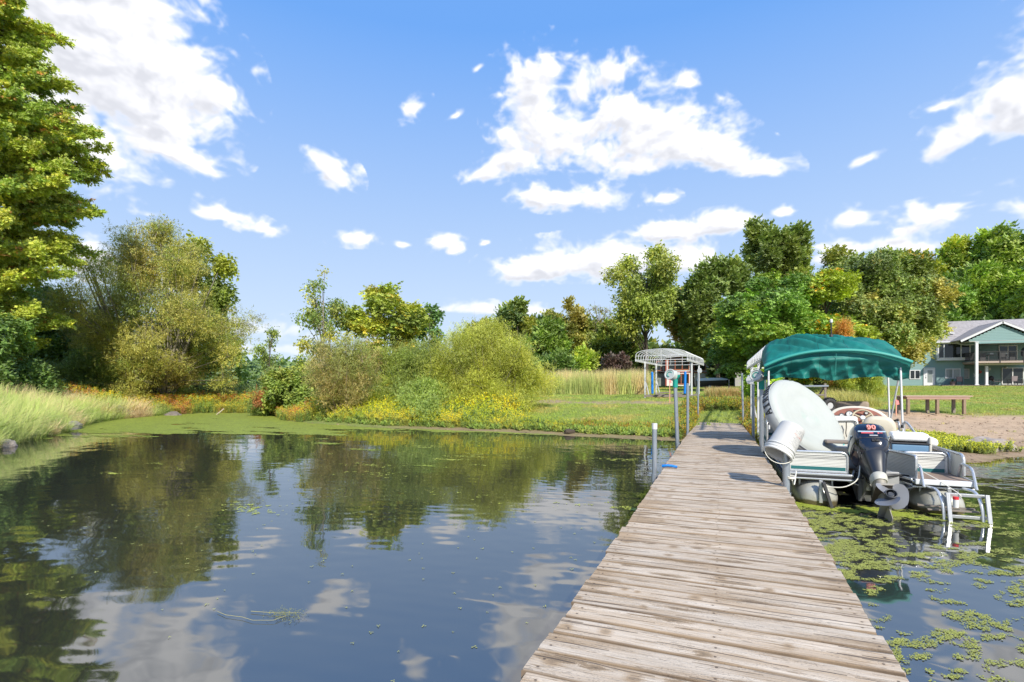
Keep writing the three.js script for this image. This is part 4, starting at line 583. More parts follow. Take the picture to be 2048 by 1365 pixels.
function tree(o) {
  const { name, label, category = 'tree', a, t, top, R, base = 0.18, prof = ROUND, nb = 26, per = 60, size = 0.55, br = 0.3, kind = 'broad', cols, trunk = 0.2, bark = M.bark, lean = [0, 0], squash = 0.72, stems = 1, twig = 0.02, inner = 0.35, group, mat = leafMat, twigs = 0, wobble = 0.5 } = o;
  const r = RNG(o.seed ?? treeSeed++), gy = ground(a, t) - 0.05, H = top - gy, g = thing(name, label, category, V(a, gy, -t), group), wood = [], list = [], wsum = cols.reduce((s, c) => s + c[3], 0);
  const axis = (f) => V(lean[0] * f + 0.02 * H * n3(f * 3, treeSeed, 1) * f, f * H, lean[1] * f + 0.02 * H * n3(f * 3, treeSeed, 7) * f);
  const foot = stems > 1 ? Array.from({ length: stems }, () => { const q = r() * 6.28, d = 0.15 + r() * 0.3; return [Math.cos(q), Math.sin(q), d]; }) : [[0, 0, 0]];
  foot.forEach(([x, z, d]) => { const pts = []; for (let i = 0; i <= 8; i++) { const f = i / 8 * (stems > 1 ? 0.72 : 0.9), p = axis(f); p.x += x * (d + (stems > 1 ? f * R * 0.9 : 0)); p.z += z * (d + (stems > 1 ? f * R * 0.9 : 0)); pts.push(p); } wood.push(taper(pts, (k) => trunk * (stems > 1 ? 0.6 : 1) * (k < 0.1 ? 1.35 - k * 3.5 : lerp(1, 0.12, k)), 0, stems > 1 ? 5 : 8, false)); });
  for (let b = 0; b < nb; b++) {
    let f, w; do { f = r(); w = piece(prof, f); } while (r() > w * 0.9 + 0.1);
    const ang = r() * 6.283, rad = w * R * (1 - br * 0.8) * (inner + (1 - inner) * Math.sqrt(r())) * (1 + wobble * (r() - 0.5)), hf = base + (1 - base) * f, c = axis(hf); c.x += Math.cos(ang) * rad; c.z += Math.sin(ang) * rad;
    let pick = r() * wsum, ci = 0; while ((pick -= cols[ci][3]) > 0 && ci < cols.length - 1) ci++;
    const rr = R * br * (0.65 + 0.7 * r()) * (f > 0.85 ? 0.75 : 1);
    c.y = Math.min(c.y, H - rr * squash * 0.8);
    const st = foot[b % foot.length], s0 = axis(Math.max(0.06, (hf - 0.12 - r() * 0.15) * (stems > 1 ? 0.5 : 1)) * 0.95); if (stems > 1) { s0.x += st[0] * (st[2] + 0.3 * R * hf); s0.z += st[1] * (st[2] + 0.3 * R * hf); }
    const mid = s0.clone().lerp(c, 0.5); mid.y += rad * 0.12; wood.push(taper([s0, mid, c], trunk * 0.3 * (1 - hf * 0.6), twig, 5, false));
    for (let k = 0; k < twigs; k++) { const d = rdir(r, 0.5).multiplyScalar(rr * (0.8 + 0.8 * r())); wood.push(taper([c, c.clone().addScaledVector(d, 0.5).add(V(0, 0.03, 0)), c.clone().add(d)], twig * 0.6, twig * 0.15, 4, false)); }
    const n = Math.round(per * (0.7 + 0.6 * r()) * rr * rr / (R * br * R * br));
    const base_ = cols[ci], bj = 0.84 + 0.32 * r();
    for (let i = 0; i < n; i++) {
      const d = rdir(r), k = Math.pow(r(), 0.45), p = V(c.x + d.x * rr * k, c.y + d.y * rr * k * squash, c.z + d.z * rr * k), j = bj * (0.8 + 0.4 * r()), mixc = r() < 0.16 ? cols[Math.floor(r() * cols.length)] : base_;
      if (p.y < 0.1) p.y = 0.1 + r() * 0.2;
      const sz = size * (0.7 + 0.6 * r());
      list.push([p, new THREE.Euler((r() - 0.5) * 0.8, r() * 6.283, (r() - 0.5) * 0.8), sz, [mixc[0] * j, mixc[1] * j, mixc[2] * j]]);
    }
  }
  mesh(stems > 1 ? 'stems' : 'trunk', wood, bark, g); leafTotal += list.length;
  if (list.length) instances('crown', SPRIGS[kind], mat, list, g).userData.kind = 'stuff';
  return g;
}
const green = (r, g, b, w) => [r, g, b, w];
const OAK = [green(0.1, 0.135, 0.034, 3), green(0.13, 0.155, 0.04, 2), green(0.08, 0.115, 0.034, 2)], OAKLT = [green(0.12, 0.15, 0.045, 3), green(0.15, 0.165, 0.05, 2), green(0.09, 0.125, 0.035, 2)], BRIGHT = [green(0.12, 0.18, 0.04, 3), green(0.16, 0.21, 0.045, 2), green(0.095, 0.145, 0.035, 2)], YEL = [green(0.19, 0.22, 0.035, 3), green(0.15, 0.2, 0.035, 2)], OLIVE = [green(0.13, 0.145, 0.04, 3), green(0.11, 0.135, 0.04, 2), green(0.16, 0.155, 0.045, 1)], DEEP = [green(0.065, 0.115, 0.032, 2), green(0.08, 0.135, 0.034, 2), green(0.105, 0.16, 0.034, 1)];

// --- left bank
{ // the large maple at the left edge: long level sprays towards the light
  const a = -34.7, t = 14.3, gy = ground(a, t), g = thing('maple_tree', 'large yellow green maple with layered boughs filling the left edge of the picture', 'tree', V(a, gy, -t)), r = RNG(31), wood = [], list = [];
  wood.push(taper(Array.from({ length: 10 }, (_, i) => V(0.2 * n3(i * 0.4, 1, 1), i * 2.2, 0.2 * n3(i * 0.4, 5, 1))), (k) => 0.3 * (k < 0.1 ? 1.4 - 4 * k : 1 - 0.9 * k), 0, 10));
  for (let b = 0; b < 430; b++) {
    const h = 1.9 + 18.6 * r(), ang = r() * 6.283, w = piece([[0, 2.4], [2, 3.4], [5, 4.7], [10, 5.8], [15, 5.6], [19, 4.2], [21, 1.5]], h) * 0.77 * (0.55 + 0.5 * Math.pow(r(), 0.7)), up = 0.1 + 0.38 * r(), d = V(Math.cos(ang), up, Math.sin(ang)), s0 = V(0, h - w * up * 0.8, 0), tip = s0.clone().addScaledVector(d, w * 1.1);
    wood.push(taper([s0, s0.clone().lerp(tip, 0.5).add(V(0, 0.12, 0)), tip], 0.04, 0.008, 5, false));
    const q = r(), cb = q < 0.5 ? [0.165, 0.21, 0.035] : q < 0.8 ? [0.19, 0.225, 0.035] : [0.13, 0.185, 0.033], long = r() < 0.35 ? 1.22 : 1;
    const n = Math.round(17 * w);
    for (let i = 0; i < n; i++) { const k = (0.22 + 0.8 * Math.sqrt(r())) * long, sp = 0.44 * Math.max(0.12, 1.1 - k * 0.88) * (1 + w * 0.16), p = s0.clone().addScaledVector(d, w * k); p.x += (r() - 0.5) * 2 * sp; p.z += (r() - 0.5) * 2 * sp; p.y += (r() - 0.6) * 0.55 * Math.max(0.2, 1.15 - k * 0.85) + 0.12 * Math.sin(k * 3.1); const j = 0.75 + 0.5 * r(), cc = r() < 0.14 ? [0.23, 0.24, 0.035] : r() < 0.03 ? [0.28, 0.16, 0.07] : cb; list.push([p, new THREE.Euler((r() - 0.5) * 1.3, -ang + (r() - 0.5) * 1.4, (r() - 0.5) * 1.3), 0.29 + 0.22 * r(), [cc[0] * j, cc[1] * j, cc[2] * j]]); }
  }
  mesh('trunk', wood, M.bark, g); leafTotal += list.length; instances('crown', SPRIGS.spray, leafMat, list, g).userData.kind = 'stuff';
}
tree({ name: 'green_tree', label: 'dark green leafy tree low behind the big maple at the left edge', a: -43.0, t: 21.6, top: 8.4, R: 4.0, base: 0.05, prof: FULL, nb: 40, per: 46, size: 0.6, kind: 'broad', cols: DEEP, trunk: 0.18 });
tree({ name: 'green_shrub', label: 'deep green shrub under the maple boughs at the left edge', category: 'shrub', a: -31.2, t: 13.4, top: 5.2, R: 2.8, base: 0.02, prof: BUSH, nb: 30, per: 60, size: 0.42, kind: 'broad', cols: DEEP, trunk: 0.06, stems: 5 });
tree({ name: 'green_shrub', label: 'dark shrub in shade between the maple and the olive willow', category: 'shrub', a: -37.4, t: 20.6, top: 3.9, R: 2.4, base: 0.02, prof: BUSH, nb: 30, per: 46, size: 0.5, kind: 'sumac', cols: [green(0.075, 0.12, 0.035, 2), green(0.1, 0.145, 0.036, 1)], trunk: 0.06, stems: 5 });
tree({ name: 'willow_tree', label: 'big olive willow with upswept branches standing on the left bank', a: -36.0, t: 24.6, top: 13.3, R: 5.5, base: 0.1, prof: [[0, 0.75], [0.2, 1], [0.42, 0.97], [0.62, 0.78], [0.82, 0.45], [1, 0.1]], nb: 120, per: 38, size: 0.5, br: 0.2, kind: 'willow', cols: [green(0.165, 0.175, 0.05, 3), green(0.2, 0.195, 0.065, 2), green(0.12, 0.155, 0.042, 2), green(0.2, 0.175, 0.08, 0.5)], trunk: 0.28, stems: 7, bark: M.barkPale, inner: 0.2, squash: 1.1, twigs: 7, twig: 0.024, wobble: 0.75 });
tree({ name: 'green_tree', label: 'rounder green tree whose top shows behind the right of the olive willow', a: -38.9, t: 29.9, top: 13.6, R: 3.3, base: 0.2, prof: FULL, nb: 30, per: 46, size: 0.62, kind: 'broad', cols: [green(0.13, 0.17, 0.03, 2), green(0.17, 0.19, 0.03, 2), green(0.09, 0.13, 0.03, 1)], trunk: 0.16 });
tree({ name: 'sapling', label: 'smallest thin sapling against the pale sky, right of the olive willow', a: -28.6, t: 27.4, top: 5.9, R: 1.05, base: 0.3, prof: VASE, nb: 14, per: 16, size: 0.34, kind: 'poplar', cols: [green(0.09, 0.13, 0.04, 2), green(0.13, 0.16, 0.04, 1)], trunk: 0.05, br: 0.36 });
tree({ name: 'sapling', label: 'tall airy sapling with open crown standing above the grey shrub', a: -22.4, t: 25.6, top: 9.2, R: 1.75, base: 0.25, prof: CONE, nb: 36, per: 13, size: 0.4, kind: 'poplar', cols: [green(0.085, 0.125, 0.035, 3), green(0.15, 0.17, 0.04, 1), green(0.2, 0.2, 0.04, 0.6)], trunk: 0.085, br: 0.28, inner: 0.5, bark: M.barkPale });
tree({ name: 'maple_tree', label: 'yellowing small maple beside the tall airy sapling', a: -20.1, t: 28.6, top: 8.2, R: 2.5, base: 0.15, prof: VASE, nb: 34, per: 40, size: 0.5, kind: 'maple', cols: [green(0.2, 0.22, 0.035, 3), green(0.15, 0.19, 0.035, 3), green(0.25, 0.22, 0.035, 0.6), green(0.1, 0.14, 0.03, 1)], trunk: 0.1, br: 0.3, twigs: 2 });
tree({ name: 'small_tree', label: 'bluish green young tree behind the yellow willow bush', a: -21.5, t: 36.7, top: 8.1, R: 1.9, base: 0.2, prof: FULL, nb: 16, per: 34, size: 0.55, kind: 'broad', cols: [green(0.06, 0.12, 0.045, 2), green(0.09, 0.14, 0.04, 1)], trunk: 0.09 });
tree({ name: 'grey_shrub', label: 'grey brown thin leaved shrub with bare upright stems at the shore', category: 'shrub', a: -17.5, t: 21.6, top: 4.15, R: 2.3, base: 0.12, prof: VASE, nb: 40, per: 26, size: 0.4, kind: 'fine', cols: [green(0.15, 0.16, 0.07, 2), green(0.2, 0.17, 0.1, 2), green(0.12, 0.15, 0.05, 1)], trunk: 0.045, stems: 22, bark: std([0.22, 0.16, 0.13], 0.95), br: 0.3, inner: 0.15, squash: 1.2, twigs: 4, twig: 0.012 });
tree({ name: 'willow_bush', label: 'large round yellow green willow bush with pale stems at its foot', category: 'shrub', a: -11.1, t: 24.5, top: 5.0, R: 3.3, base: 0.1, prof: BUSH, nb: 76, per: 56, size: 0.42, kind: 'fine', cols: [green(0.2, 0.22, 0.05, 3), green(0.165, 0.19, 0.048, 2), green(0.22, 0.23, 0.055, 1)], trunk: 0.05, stems: 24, bark: M.barkPale, br: 0.26, inner: 0.25, squash: 1, twigs: 2, twig: 0.012 });
tree({ name: 'willow_bush', label: 'lower yellow green willow bush to the left of the large round one', category: 'shrub', a: -15.2, t: 24.4, top: 4.1, R: 2.9, base: 0.1, prof: BUSH, nb: 34, per: 50, size: 0.4, kind: 'fine', cols: [green(0.14, 0.17, 0.043, 2), green(0.115, 0.15, 0.043, 2)], trunk: 0.04, stems: 14, bark: M.barkPale, br: 0.3, inner: 0.2, squash: 1, twig: 0.012 });
tree({ name: 'silver_bush', label: 'silvery green narrow leaved bush before the round willow bush', category: 'shrub', a: -12.6, t: 21.9, top: 2.1, R: 1.9, base: 0.05, prof: BUSH, nb: 20, per: 50, size: 0.4, kind: 'willow', cols: [green(0.15, 0.2, 0.065, 2), green(0.11, 0.16, 0.05, 1)], trunk: 0.03, stems: 10, br: 0.36 });
tree({ name: 'green_shrub', label: 'dark green shrub left of the grey brown one on the shore', category: 'shrub', a: -23.4, t: 23.8, top: 2.6, R: 1.8, base: 0.02, prof: BUSH, nb: 22, per: 50, size: 0.4, kind: 'broad', cols: [green(0.1, 0.14, 0.035, 2), green(0.15, 0.175, 0.04, 1)], trunk: 0.04, stems: 6 });
tree({ name: 'sumac_bush', label: 'reddish tinged sumac bush at the foot of the smallest sapling', category: 'shrub', a: -25.6, t: 24.6, top: 3.0, R: 1.6, base: 0.02, prof: BUSH, nb: 18, per: 50, size: 0.4, kind: 'sumac', cols: [green(0.09, 0.13, 0.04, 2), green(0.2, 0.09, 0.05, 1), green(0.14, 0.15, 0.04, 1)], trunk: 0.04, stems: 5 });
tree({ name: 'green_shrub', label: 'green shrub with yellow tips behind the bank right of the willow', category: 'shrub', a: -27.8, t: 30.5, top: 3.6, R: 2.4, base: 0.02, prof: BUSH, nb: 20, per: 46, size: 0.46, kind: 'broad', cols: [green(0.09, 0.13, 0.035, 2), green(0.15, 0.17, 0.04, 1)], trunk: 0.04, stems: 5 });
// --- behind the reeds and the lawn
const FARO = { kind: 'far', mat: leafMat };
const wood_ = (name, label, a, t, top, R, cols, more = {}) => tree({ name, label, a, t, top, R, cols, kind: 'far', nb: 34, per: 50, size: 0.78, base: 0.16, trunk: 0.22, br: 0.3, ...more });
wood_('oak_tree', 'dark oak with rounded top at the left of the far tree row', -26.8, 70, 13.8, 4.6, [...OAK, green(0.05, 0.085, 0.035, 2)]);
wood_('ash_tree', 'yellow turning tree standing before the dark left oak of the far row', -24.0, 69, 11.6, 2.6, [green(0.19, 0.18, 0.04, 3), green(0.14, 0.155, 0.04, 2)], { nb: 20 });
wood_('oak_tree', 'low olive oak leftmost in the far tree row', -31.5, 68, 11.0, 3.6, OLIVE);
wood_('elm_tree', 'brownish olive tree in the middle of the far row', -21.2, 77.6, 14.4, 4.6, [green(0.135, 0.145, 0.045, 3), green(0.165, 0.15, 0.05, 1), green(0.11, 0.135, 0.04, 2)]);
tree({ name: 'dead_tree', label: 'nearly bare grey tree poking above the far row', a: -17.1, t: 79.2, top: 14.0, R: 2.4, base: 0.4, prof: VASE, nb: 26, per: 3, size: 0.7, kind: 'poplar', cols: OLIVE, trunk: 0.2, bark: M.barkPale, twigs: 7, twig: 0.05, br: 0.36 });
wood_('green_tree', 'mid green leaning tree in front of the far row', -20.6, 64.8, 9.6, 3.9, [green(0.1, 0.15, 0.03, 2), green(0.075, 0.12, 0.03, 2)], { base: 0.05 });
wood_('maple_tree', 'dull green maple tinged with orange left of the tall cottonwood', -13.6, 74, 10.8, 3.9, [green(0.11, 0.14, 0.035, 3), green(0.16, 0.14, 0.04, 0.7), green(0.085, 0.125, 0.035, 2)], { base: 0.06 });
wood_('young_tree', 'small bright yellow green tree in front of the far row', -15.0, 60.7, 6.4, 1.9, YEL, { nb: 14, base: 0.08, size: 0.7 });
wood_('green_shrub', 'dense dark green bush low left in the far row', -22.8, 60.0, 6.0, 3.0, [green(0.07, 0.12, 0.04, 2), green(0.055, 0.095, 0.035, 1)], { base: 0.02, category: 'shrub', nb: 24 });
wood_('green_shrub', 'green bush beside the purple shrub in the far row', -17.6, 57.5, 4.9, 2.4, [green(0.075, 0.125, 0.04, 2)], { base: 0.02, category: 'shrub', nb: 20 });
tree({ name: 'cottonwood_tree', label: 'tall airy cottonwood rising above the bare boat lift', a: -7.8, t: 61.4, top: 17.4, R: 4.3, base: 0.42, prof: [[0, 0.75], [0.3, 0.8], [0.55, 1], [0.78, 0.9], [0.92, 0.6], [1, 0.3]], nb: 50, per: 32, size: 0.78, kind: 'poplar', cols: [green(0.13, 0.165, 0.04, 3), green(0.17, 0.19, 0.04, 2), green(0.09, 0.125, 0.04, 2)], trunk: 0.3, br: 0.27, inner: 0.3 });
tree({ name: 'purple_shrub', label: 'round purple leaved shrub between the reeds and the lift', category: 'shrub', a: -10.6, t: 58.1, top: 5.0, R: 1.8, base: 0.02, prof: BUSH, nb: 20, per: 50, size: 0.55, kind: 'far', cols: [green(0.06, 0.036, 0.05, 2), green(0.045, 0.036, 0.045, 1)], trunk: 0.05, stems: 5 });
wood_('oak_tree', 'russet tinged oak right behind the tall cottonwood', -3.2, 70, 13.6, 3.6, [green(0.12, 0.14, 0.042, 3), green(0.18, 0.14, 0.06, 0.5), green(0.095, 0.125, 0.036, 2)], { base: 0.52 });
wood_('oak_tree', 'very dark oak left of the bright green maple', -0.2, 62.5, 15.6, 4.4, [green(0.08, 0.115, 0.034, 3), green(0.105, 0.135, 0.038, 1)], { nb: 36, base: 0.28 });
wood_('oak_tree', 'tallest dark oak with an open rounded crown behind the maple', 6.5, 76, 23.4, 5.2, [green(0.09, 0.125, 0.04, 3), green(0.12, 0.15, 0.042, 1)], { base: 0.42, nb: 46, trunk: 0.4, br: 0.2, prof: VASE, inner: 0.4, wobble: 0.8, twigs: 2, twig: 0.05 });
wood_('oak_tree', 'olive oak filling in under the tallest oak', 9.2, 72, 15.5, 4.6, OAK, { nb: 34 });
wood_('oak_tree', 'grey green oak behind between the bright maple and the broad oak', 16.2, 82, 20.4, 5.6, [...OAK, ...OAKLT], { nb: 40 });
wood_('oak_tree', 'dark distant oak just left of the wooded hill', 22.5, 84, 20.0, 5.2, OAK, { nb: 36 });
tree({ name: 'maple_tree', label: 'bright green maple with leaning dark trunk left of the bimini', a: 3.3, t: 48.2, top: 11.2, R: 4.7, base: 0.2, prof: [[0, 0.85], [0.25, 1], [0.5, 0.95], [0.75, 0.7], [1, 0.15]], nb: 70, per: 76, size: 0.52, kind: 'maple', cols: [green(0.1, 0.18, 0.035, 3), green(0.075, 0.14, 0.035, 2), green(0.15, 0.215, 0.035, 2)], trunk: 0.34, br: 0.25, squash: 0.6, inner: 0.3, lean: [0.6, 0] });
tree({ name: 'maple_tree', label: 'yellow green maple standing just right of the bright green one', a: 7.7, t: 47.6, top: 10.9, R: 3.3, base: 0.1, prof: FULL, nb: 46, per: 72, size: 0.5, kind: 'maple', cols: [green(0.2, 0.25, 0.03, 3), green(0.26, 0.27, 0.03, 1), green(0.12, 0.18, 0.03, 2), green(0.36, 0.24, 0.03, 0.3)], trunk: 0.2, br: 0.27, squash: 0.65 });
tree({ name: 'oak_tree', label: 'broad oak with hanging boughs before the left end of the teal house', a: 12.4, t: 54.6, top: 13.4, R: 5.0, base: 0.24, prof: [[0, 0.6], [0.12, 0.95], [0.35, 1.0], [0.6, 0.9], [0.85, 0.6], [1, 0.16]], nb: 100, per: 78, size: 0.56, kind: 'oak', cols: [green(0.1, 0.14, 0.042, 3), green(0.14, 0.17, 0.055, 2), green(0.065, 0.095, 0.03, 2), green(0.2, 0.19, 0.06, 0.7)], trunk: 0.36, br: 0.22, squash: 0.7, inner: 0.35, bark: std([0.045, 0.036, 0.03], 0.95) });
const hill = (label, a, t, top, R, cols, more = {}) => tree({ name: 'hillside_tree', label, a, t, top, R, cols, kind: 'far', nb: 50, per: 56, size: 1.05, base: 0.12, trunk: 0.3, br: 0.27, prof: FULL, ...more });
hill('yellow orange tree at the left end of the wooded hill above the house', 39.0, 137, 30, 5.6, [green(0.19, 0.19, 0.04, 3), green(0.27, 0.18, 0.045, 1), green(0.13, 0.17, 0.035, 2)]);
hill('orange touched tree on the hill just beyond the broad oak', 34.5, 132, 26, 4.6, [green(0.26, 0.19, 0.055, 2), green(0.17, 0.19, 0.04, 3)]);
hill('yellow crowned tree on the skyline of the wooded hill', 44.3, 133.5, 31.5, 7.0, [green(0.2, 0.22, 0.035, 3), green(0.12, 0.18, 0.03, 2)]);
hill('large green tree on the skyline above the house gable', 49.5, 128, 31.5, 7.6, BRIGHT);
hill('green tree on the skyline at the right edge of the picture', 55.0, 124, 31.5, 7.8, [...BRIGHT, green(0.07, 0.13, 0.03, 2)]);
hill('bright green tree low on the hill directly above the house ridge', 44.5, 122, 23.5, 6.6, BRIGHT);
hill('bright green tree above the house roof at the right edge', 51.0, 116, 24, 6.6, [green(0.16, 0.21, 0.045, 3), green(0.12, 0.175, 0.04, 1)]);
hill('dark green tree between the broad oak and the house roof', 37.2, 118, 20.5, 5.6, [green(0.06, 0.115, 0.03, 3), green(0.09, 0.15, 0.03, 1)]);
hill('shaded tree behind the utility pole on the hill', 40.5, 127, 22.5, 5.4, [green(0.06, 0.11, 0.03, 3), green(0.09, 0.15, 0.03, 1)]);
tree({ name: 'cedar_tree', label: 'narrow cedar with rusty orange top showing above the bimini', a: 7.1, t: 38.3, top: 6.15, R: 0.85, base: 0.02, prof: CONE, nb: 26, per: 40, size: 0.32, kind: 'scale', cols: [green(0.26, 0.14, 0.03, 2), green(0.14, 0.17, 0.03, 2)], trunk: 0.08, br: 0.4, squash: 1.3 });
tree({ name: 'cedar_tree', label: 'bushy yellow green cedar visible below the bimini', a: 8.0, t: 37.6, top: 4.2, R: 1.3, base: 0.02, prof: BUSH, nb: 30, per: 50, size: 0.36, kind: 'scale', cols: [green(0.22, 0.24, 0.03, 2), green(0.14, 0.18, 0.03, 2)], trunk: 0.08, br: 0.36, squash: 1.2 });
tree({ name: 'green_shrub', label: 'small leafy green bush beside the right dock posts near the shore', category: 'shrub', a: 2.0, t: 30.6, top: 2.9, R: 0.95, base: 0.02, prof: BUSH, nb: 18, per: 30, size: 0.4, kind: 'broad', cols: [green(0.13, 0.21, 0.03, 2), green(0.2, 0.26, 0.03, 1)], trunk: 0.03, stems: 5, br: 0.4 });
// a far wood that reads as one mass: behind the lawn, behind the left bank and on the hill
{
  const r = RNG(55), list = [], put = (a, t, h, s, c) => { const j = 0.7 + 0.6 * r(); list.push([V(a, ground(a, t, 60) + h, -t), new THREE.Euler((r() - 0.5), r() * 6.28, (r() - 0.5)), s, [c[0] * j, c[1] * j, c[2] * j]]); };
  for (let i = 0; i < 9000; i++) { const a = -36 + r() * 52, t = 80 + r() * 14 + 0, cut = a > -10.5 && a < -0.5 && t < 90; if (cut) continue; const hm = (5.5 + 3 * n3(a * 0.2, 3, 1)) * (a < -28 ? sst(a, -37, -28) + 0.2 : 1); put(a, t, hm * Math.pow(r(), 0.8), 1.3 + r(), r() < 0.2 ? [0.12, 0.13, 0.03] : [0.055, 0.085, 0.028]); }
  for (let i = 0; i < 7000; i++) { const a = 20 + r() * 60, t = 108 + r() * 35, hm = 6 + 4 * n3(a * 0.15, t * 0.1, 1); put(a, t, hm * r(), 1.6 + r(), [0.055, 0.1, 0.028]); }
  const m = instances('woodland', SPRIGS.far, leafMat, list, scene); m.userData.kind = 'stuff'; tag(m, 'dark undergrowth and woods behind the separate trees');
  const l2 = []; for (let i = 0; i < 9000; i++) { const a = -330 + r() * 420, t = 195 + r() * 30, hm = 9.5 + 3 * n3(a * 0.06, 3, 1) + 1.5 * n3(a * 0.3, 9, 2), j = 0.7 + 0.6 * r(); l2.push([V(a, 1.5 + hm * Math.pow(r(), 0.8), -t), new THREE.Euler((r() - 0.5), r() * 6.28, (r() - 0.5)), 2.2 + r() * 1.6, [0.06 * j, 0.1 * j, 0.045 * j]]); }
  for (let i = 0; i < 3000; i++) { const a = -120 + r() * 60, t = -30 + r() * 130, j = 0.7 + 0.6 * r(); l2.push([V(a, 1.2 + 4 * r(), -t), new THREE.Euler((r() - 0.5), r() * 6.28, (r() - 0.5)), 1.1 + r() * 0.8, [0.06 * j, 0.1 * j, 0.045 * j]]); }
  const m2 = instances('distant_woods', SPRIGS.far, leafMat, l2, scene); m2.userData.kind = 'stuff'; tag(m2, 'bluish distant line of woods on the horizon at the left');
}

// ---------------------------------------------------------------- ground plants
function tuft(seed, n, h, w, spread, bend, seg = 3) {               // a tuft of tapering bent blades
  const r = RNG(seed), pos = [], col = [];
  for (let i = 0; i < n; i++) {
    const q = r() * 6.28, p0 = V(Math.cos(q) * spread * r(), 0, Math.sin(q) * spread * r()), an = r() * 6.28, d = V(Math.cos(an), 0, Math.sin(an)), s = V(-d.z, 0, d.x), hh = h * (0.55 + 0.45 * r()), bb = bend * (0.3 + r()), b = 0.8 + 0.4 * r();
    let L = null; for (let k = 0; k <= seg; k++) { const f = k / seg, c = p0.clone().addScaledVector(d, bb * f * f * hh); c.y = hh * f * (1 - 0.25 * bb * f); const ww = w * (1 - f) * 0.5 + w * 0.04, cur = [c.clone().addScaledVector(s, ww), c.clone().addScaledVector(s, -ww)]; if (L) for (const v of [L[0], L[1], cur[1], L[0], cur[1], cur[0]]) { pos.push(v.x, v.y, v.z); col.push(b, b, b); } L = cur; }
  }
  return geoOf(pos, col);
}
function herb(seed, stems, h, leafL, leafW, flower, nf = 4) {         // a flowering weed: leafy stems, flowers of their own colour
  const r = RNG(seed), pos = [], col = [];
  for (let i = 0; i < stems; i++) {
    const an = r() * 6.28, d = V(Math.cos(an), 0, Math.sin(an)), hh = h * (0.6 + 0.4 * r()), lean = 0.15 + 0.3 * r(), P = (f) => V(d.x * lean * hh * f * f + d.x * 0.05, hh * f, d.z * lean * hh * f * f + d.z * 0.05);
    leaf(pos, col, P(0), P(1).sub(P(0)).normalize(), V(-d.z, 0, d.x), hh, 0.014, 0, [0.7, 0.8, 0.6]);
    for (let k = 0; k < 7; k++) { const f = 0.12 + 0.8 * r(), ld = rdir(r, 0.2), b = 0.8 + 0.4 * r(); leaf(pos, col, P(f), ld, V(0, 0, 0).crossVectors(ld, V(0.1, 1, 0)).normalize(), leafL * (0.7 + 0.6 * r()), leafW, 0.2, [b, b, b]); }
    if (flower) for (let k = 0; k < nf; k++) { const p = P(0.82 + 0.2 * r()).add(rdir(r).multiplyScalar(0.05)); for (let m = 0; m < 3; m++) { const ld = rdir(r, 0.6), b = 0.8 + 0.4 * r(); leaf(pos, col, p, ld, V(0, 0, 0).crossVectors(ld, V(0.3, 1, 0.2)).normalize(), 0.035, 0.035, 0.1, [flower[0] * b, flower[1] * b, flower[2] * b]); } }
  }
  return geoOf(pos, col);
}
function scatter(name, label, geo, mat, n, seed, where, look) {
  const r = RNG(seed), list = []; let tries = 0;
  while (list.length < n && tries++ < n * 14) { const [a, t] = where(r), d = shoreDist(a, t), e = look(a, t, d, r); if (!e) continue; list.push([V(a, ground(a, t, d) - 0.02 + (e.y ?? 0), -t), new THREE.Euler(e.tx ?? (r() - 0.5) * 0.3, r() * 6.28, e.tz ?? (r() - 0.5) * 0.3, 'ZXY'), typeof e.s === 'number' ? V(e.s, e.s * (e.h ?? 1), e.s) : e.s, e.c]); }
  const m = instances(name, geo, mat, list, scene); m.userData.kind = 'stuff'; tag(m, label); leafTotal += list.length; return m;
}
const rectA = (a0, a1, t0, t1) => (r) => [a0 + (a1 - a0) * r(), t0 + (t1 - t0) * r()];
const jit = (c, r, k = 0.3) => { const j = 1 - k / 2 + k * r(); return [c[0] * j, c[1] * j, c[2] * j]; };
const pickc = (r, ...cs) => cs[Math.floor(r() * cs.length)];
const T = { lawn: tuft(1, 9, 0.09, 0.012, 0.1, 0.6, 2), bank: tuft(2, 18, 1.15, 0.018, 0.16, 0.75, 4), dry: tuft(3, 12, 0.75, 0.014, 0.14, 0.7, 4), reed: tuft(4, 9, 2.0, 0.03, 0.2, 0.12, 3), edge: tuft(5, 12, 0.3, 0.016, 0.12, 0.5, 3) };
scatter('lawn_grass', 'short green lawn grass across the shore', T.lawn, grassMat, 60000, 1, (r) => { const t = 18 + 58 * Math.pow(r(), 1.7); return [-16 + r() * (32 + Math.max(0, t - 30) * 0.5), t]; }, (a, t, d, r) => { if (d < 1.5 || r() < inSand(a, t, d) * 0.99 || r() < inPath(a, t) * 0.8) return null; const q = fbm(a * 0.35, t * 0.35, 9, 3); return { s: 0.9 + 0.8 * r() + Math.max(0, t - 25) * 0.012, h: t > 30 ? 0.75 : 1, c: jit(q > 0.12 ? [0.56, 0.48, 0.12] : q > -0.05 ? [0.42, 0.5, 0.08] : [0.34, 0.46, 0.07], r) }; });
scatter('bank_grass', 'long blown grass on the left bank of the pond', T.bank, grassMat, 13000, 2, rectA(-32, -13.5, -3, 22), (a, t, d, r) => { if (d < -0.25 || d > 8 || a > -14 || (t > 16.5 && a > -28.5)) return null; const q = fbm(a * 0.5, t * 0.5, 2, 3), dry = q + 0.25 * (r() - 0.5) + 0.05; return { s: (0.75 + 0.5 * r()) * (d < 0.3 ? 0.6 : 1), c: jit(dry > 0.2 ? [0.7, 0.54, 0.3] : dry > 0.03 ? [0.55, 0.55, 0.2] : [0.4, 0.5, 0.11], r), tz: -0.35 + 0.5 * (r() - 0.5), tx: 0.4 * (r() - 0.5) }; });
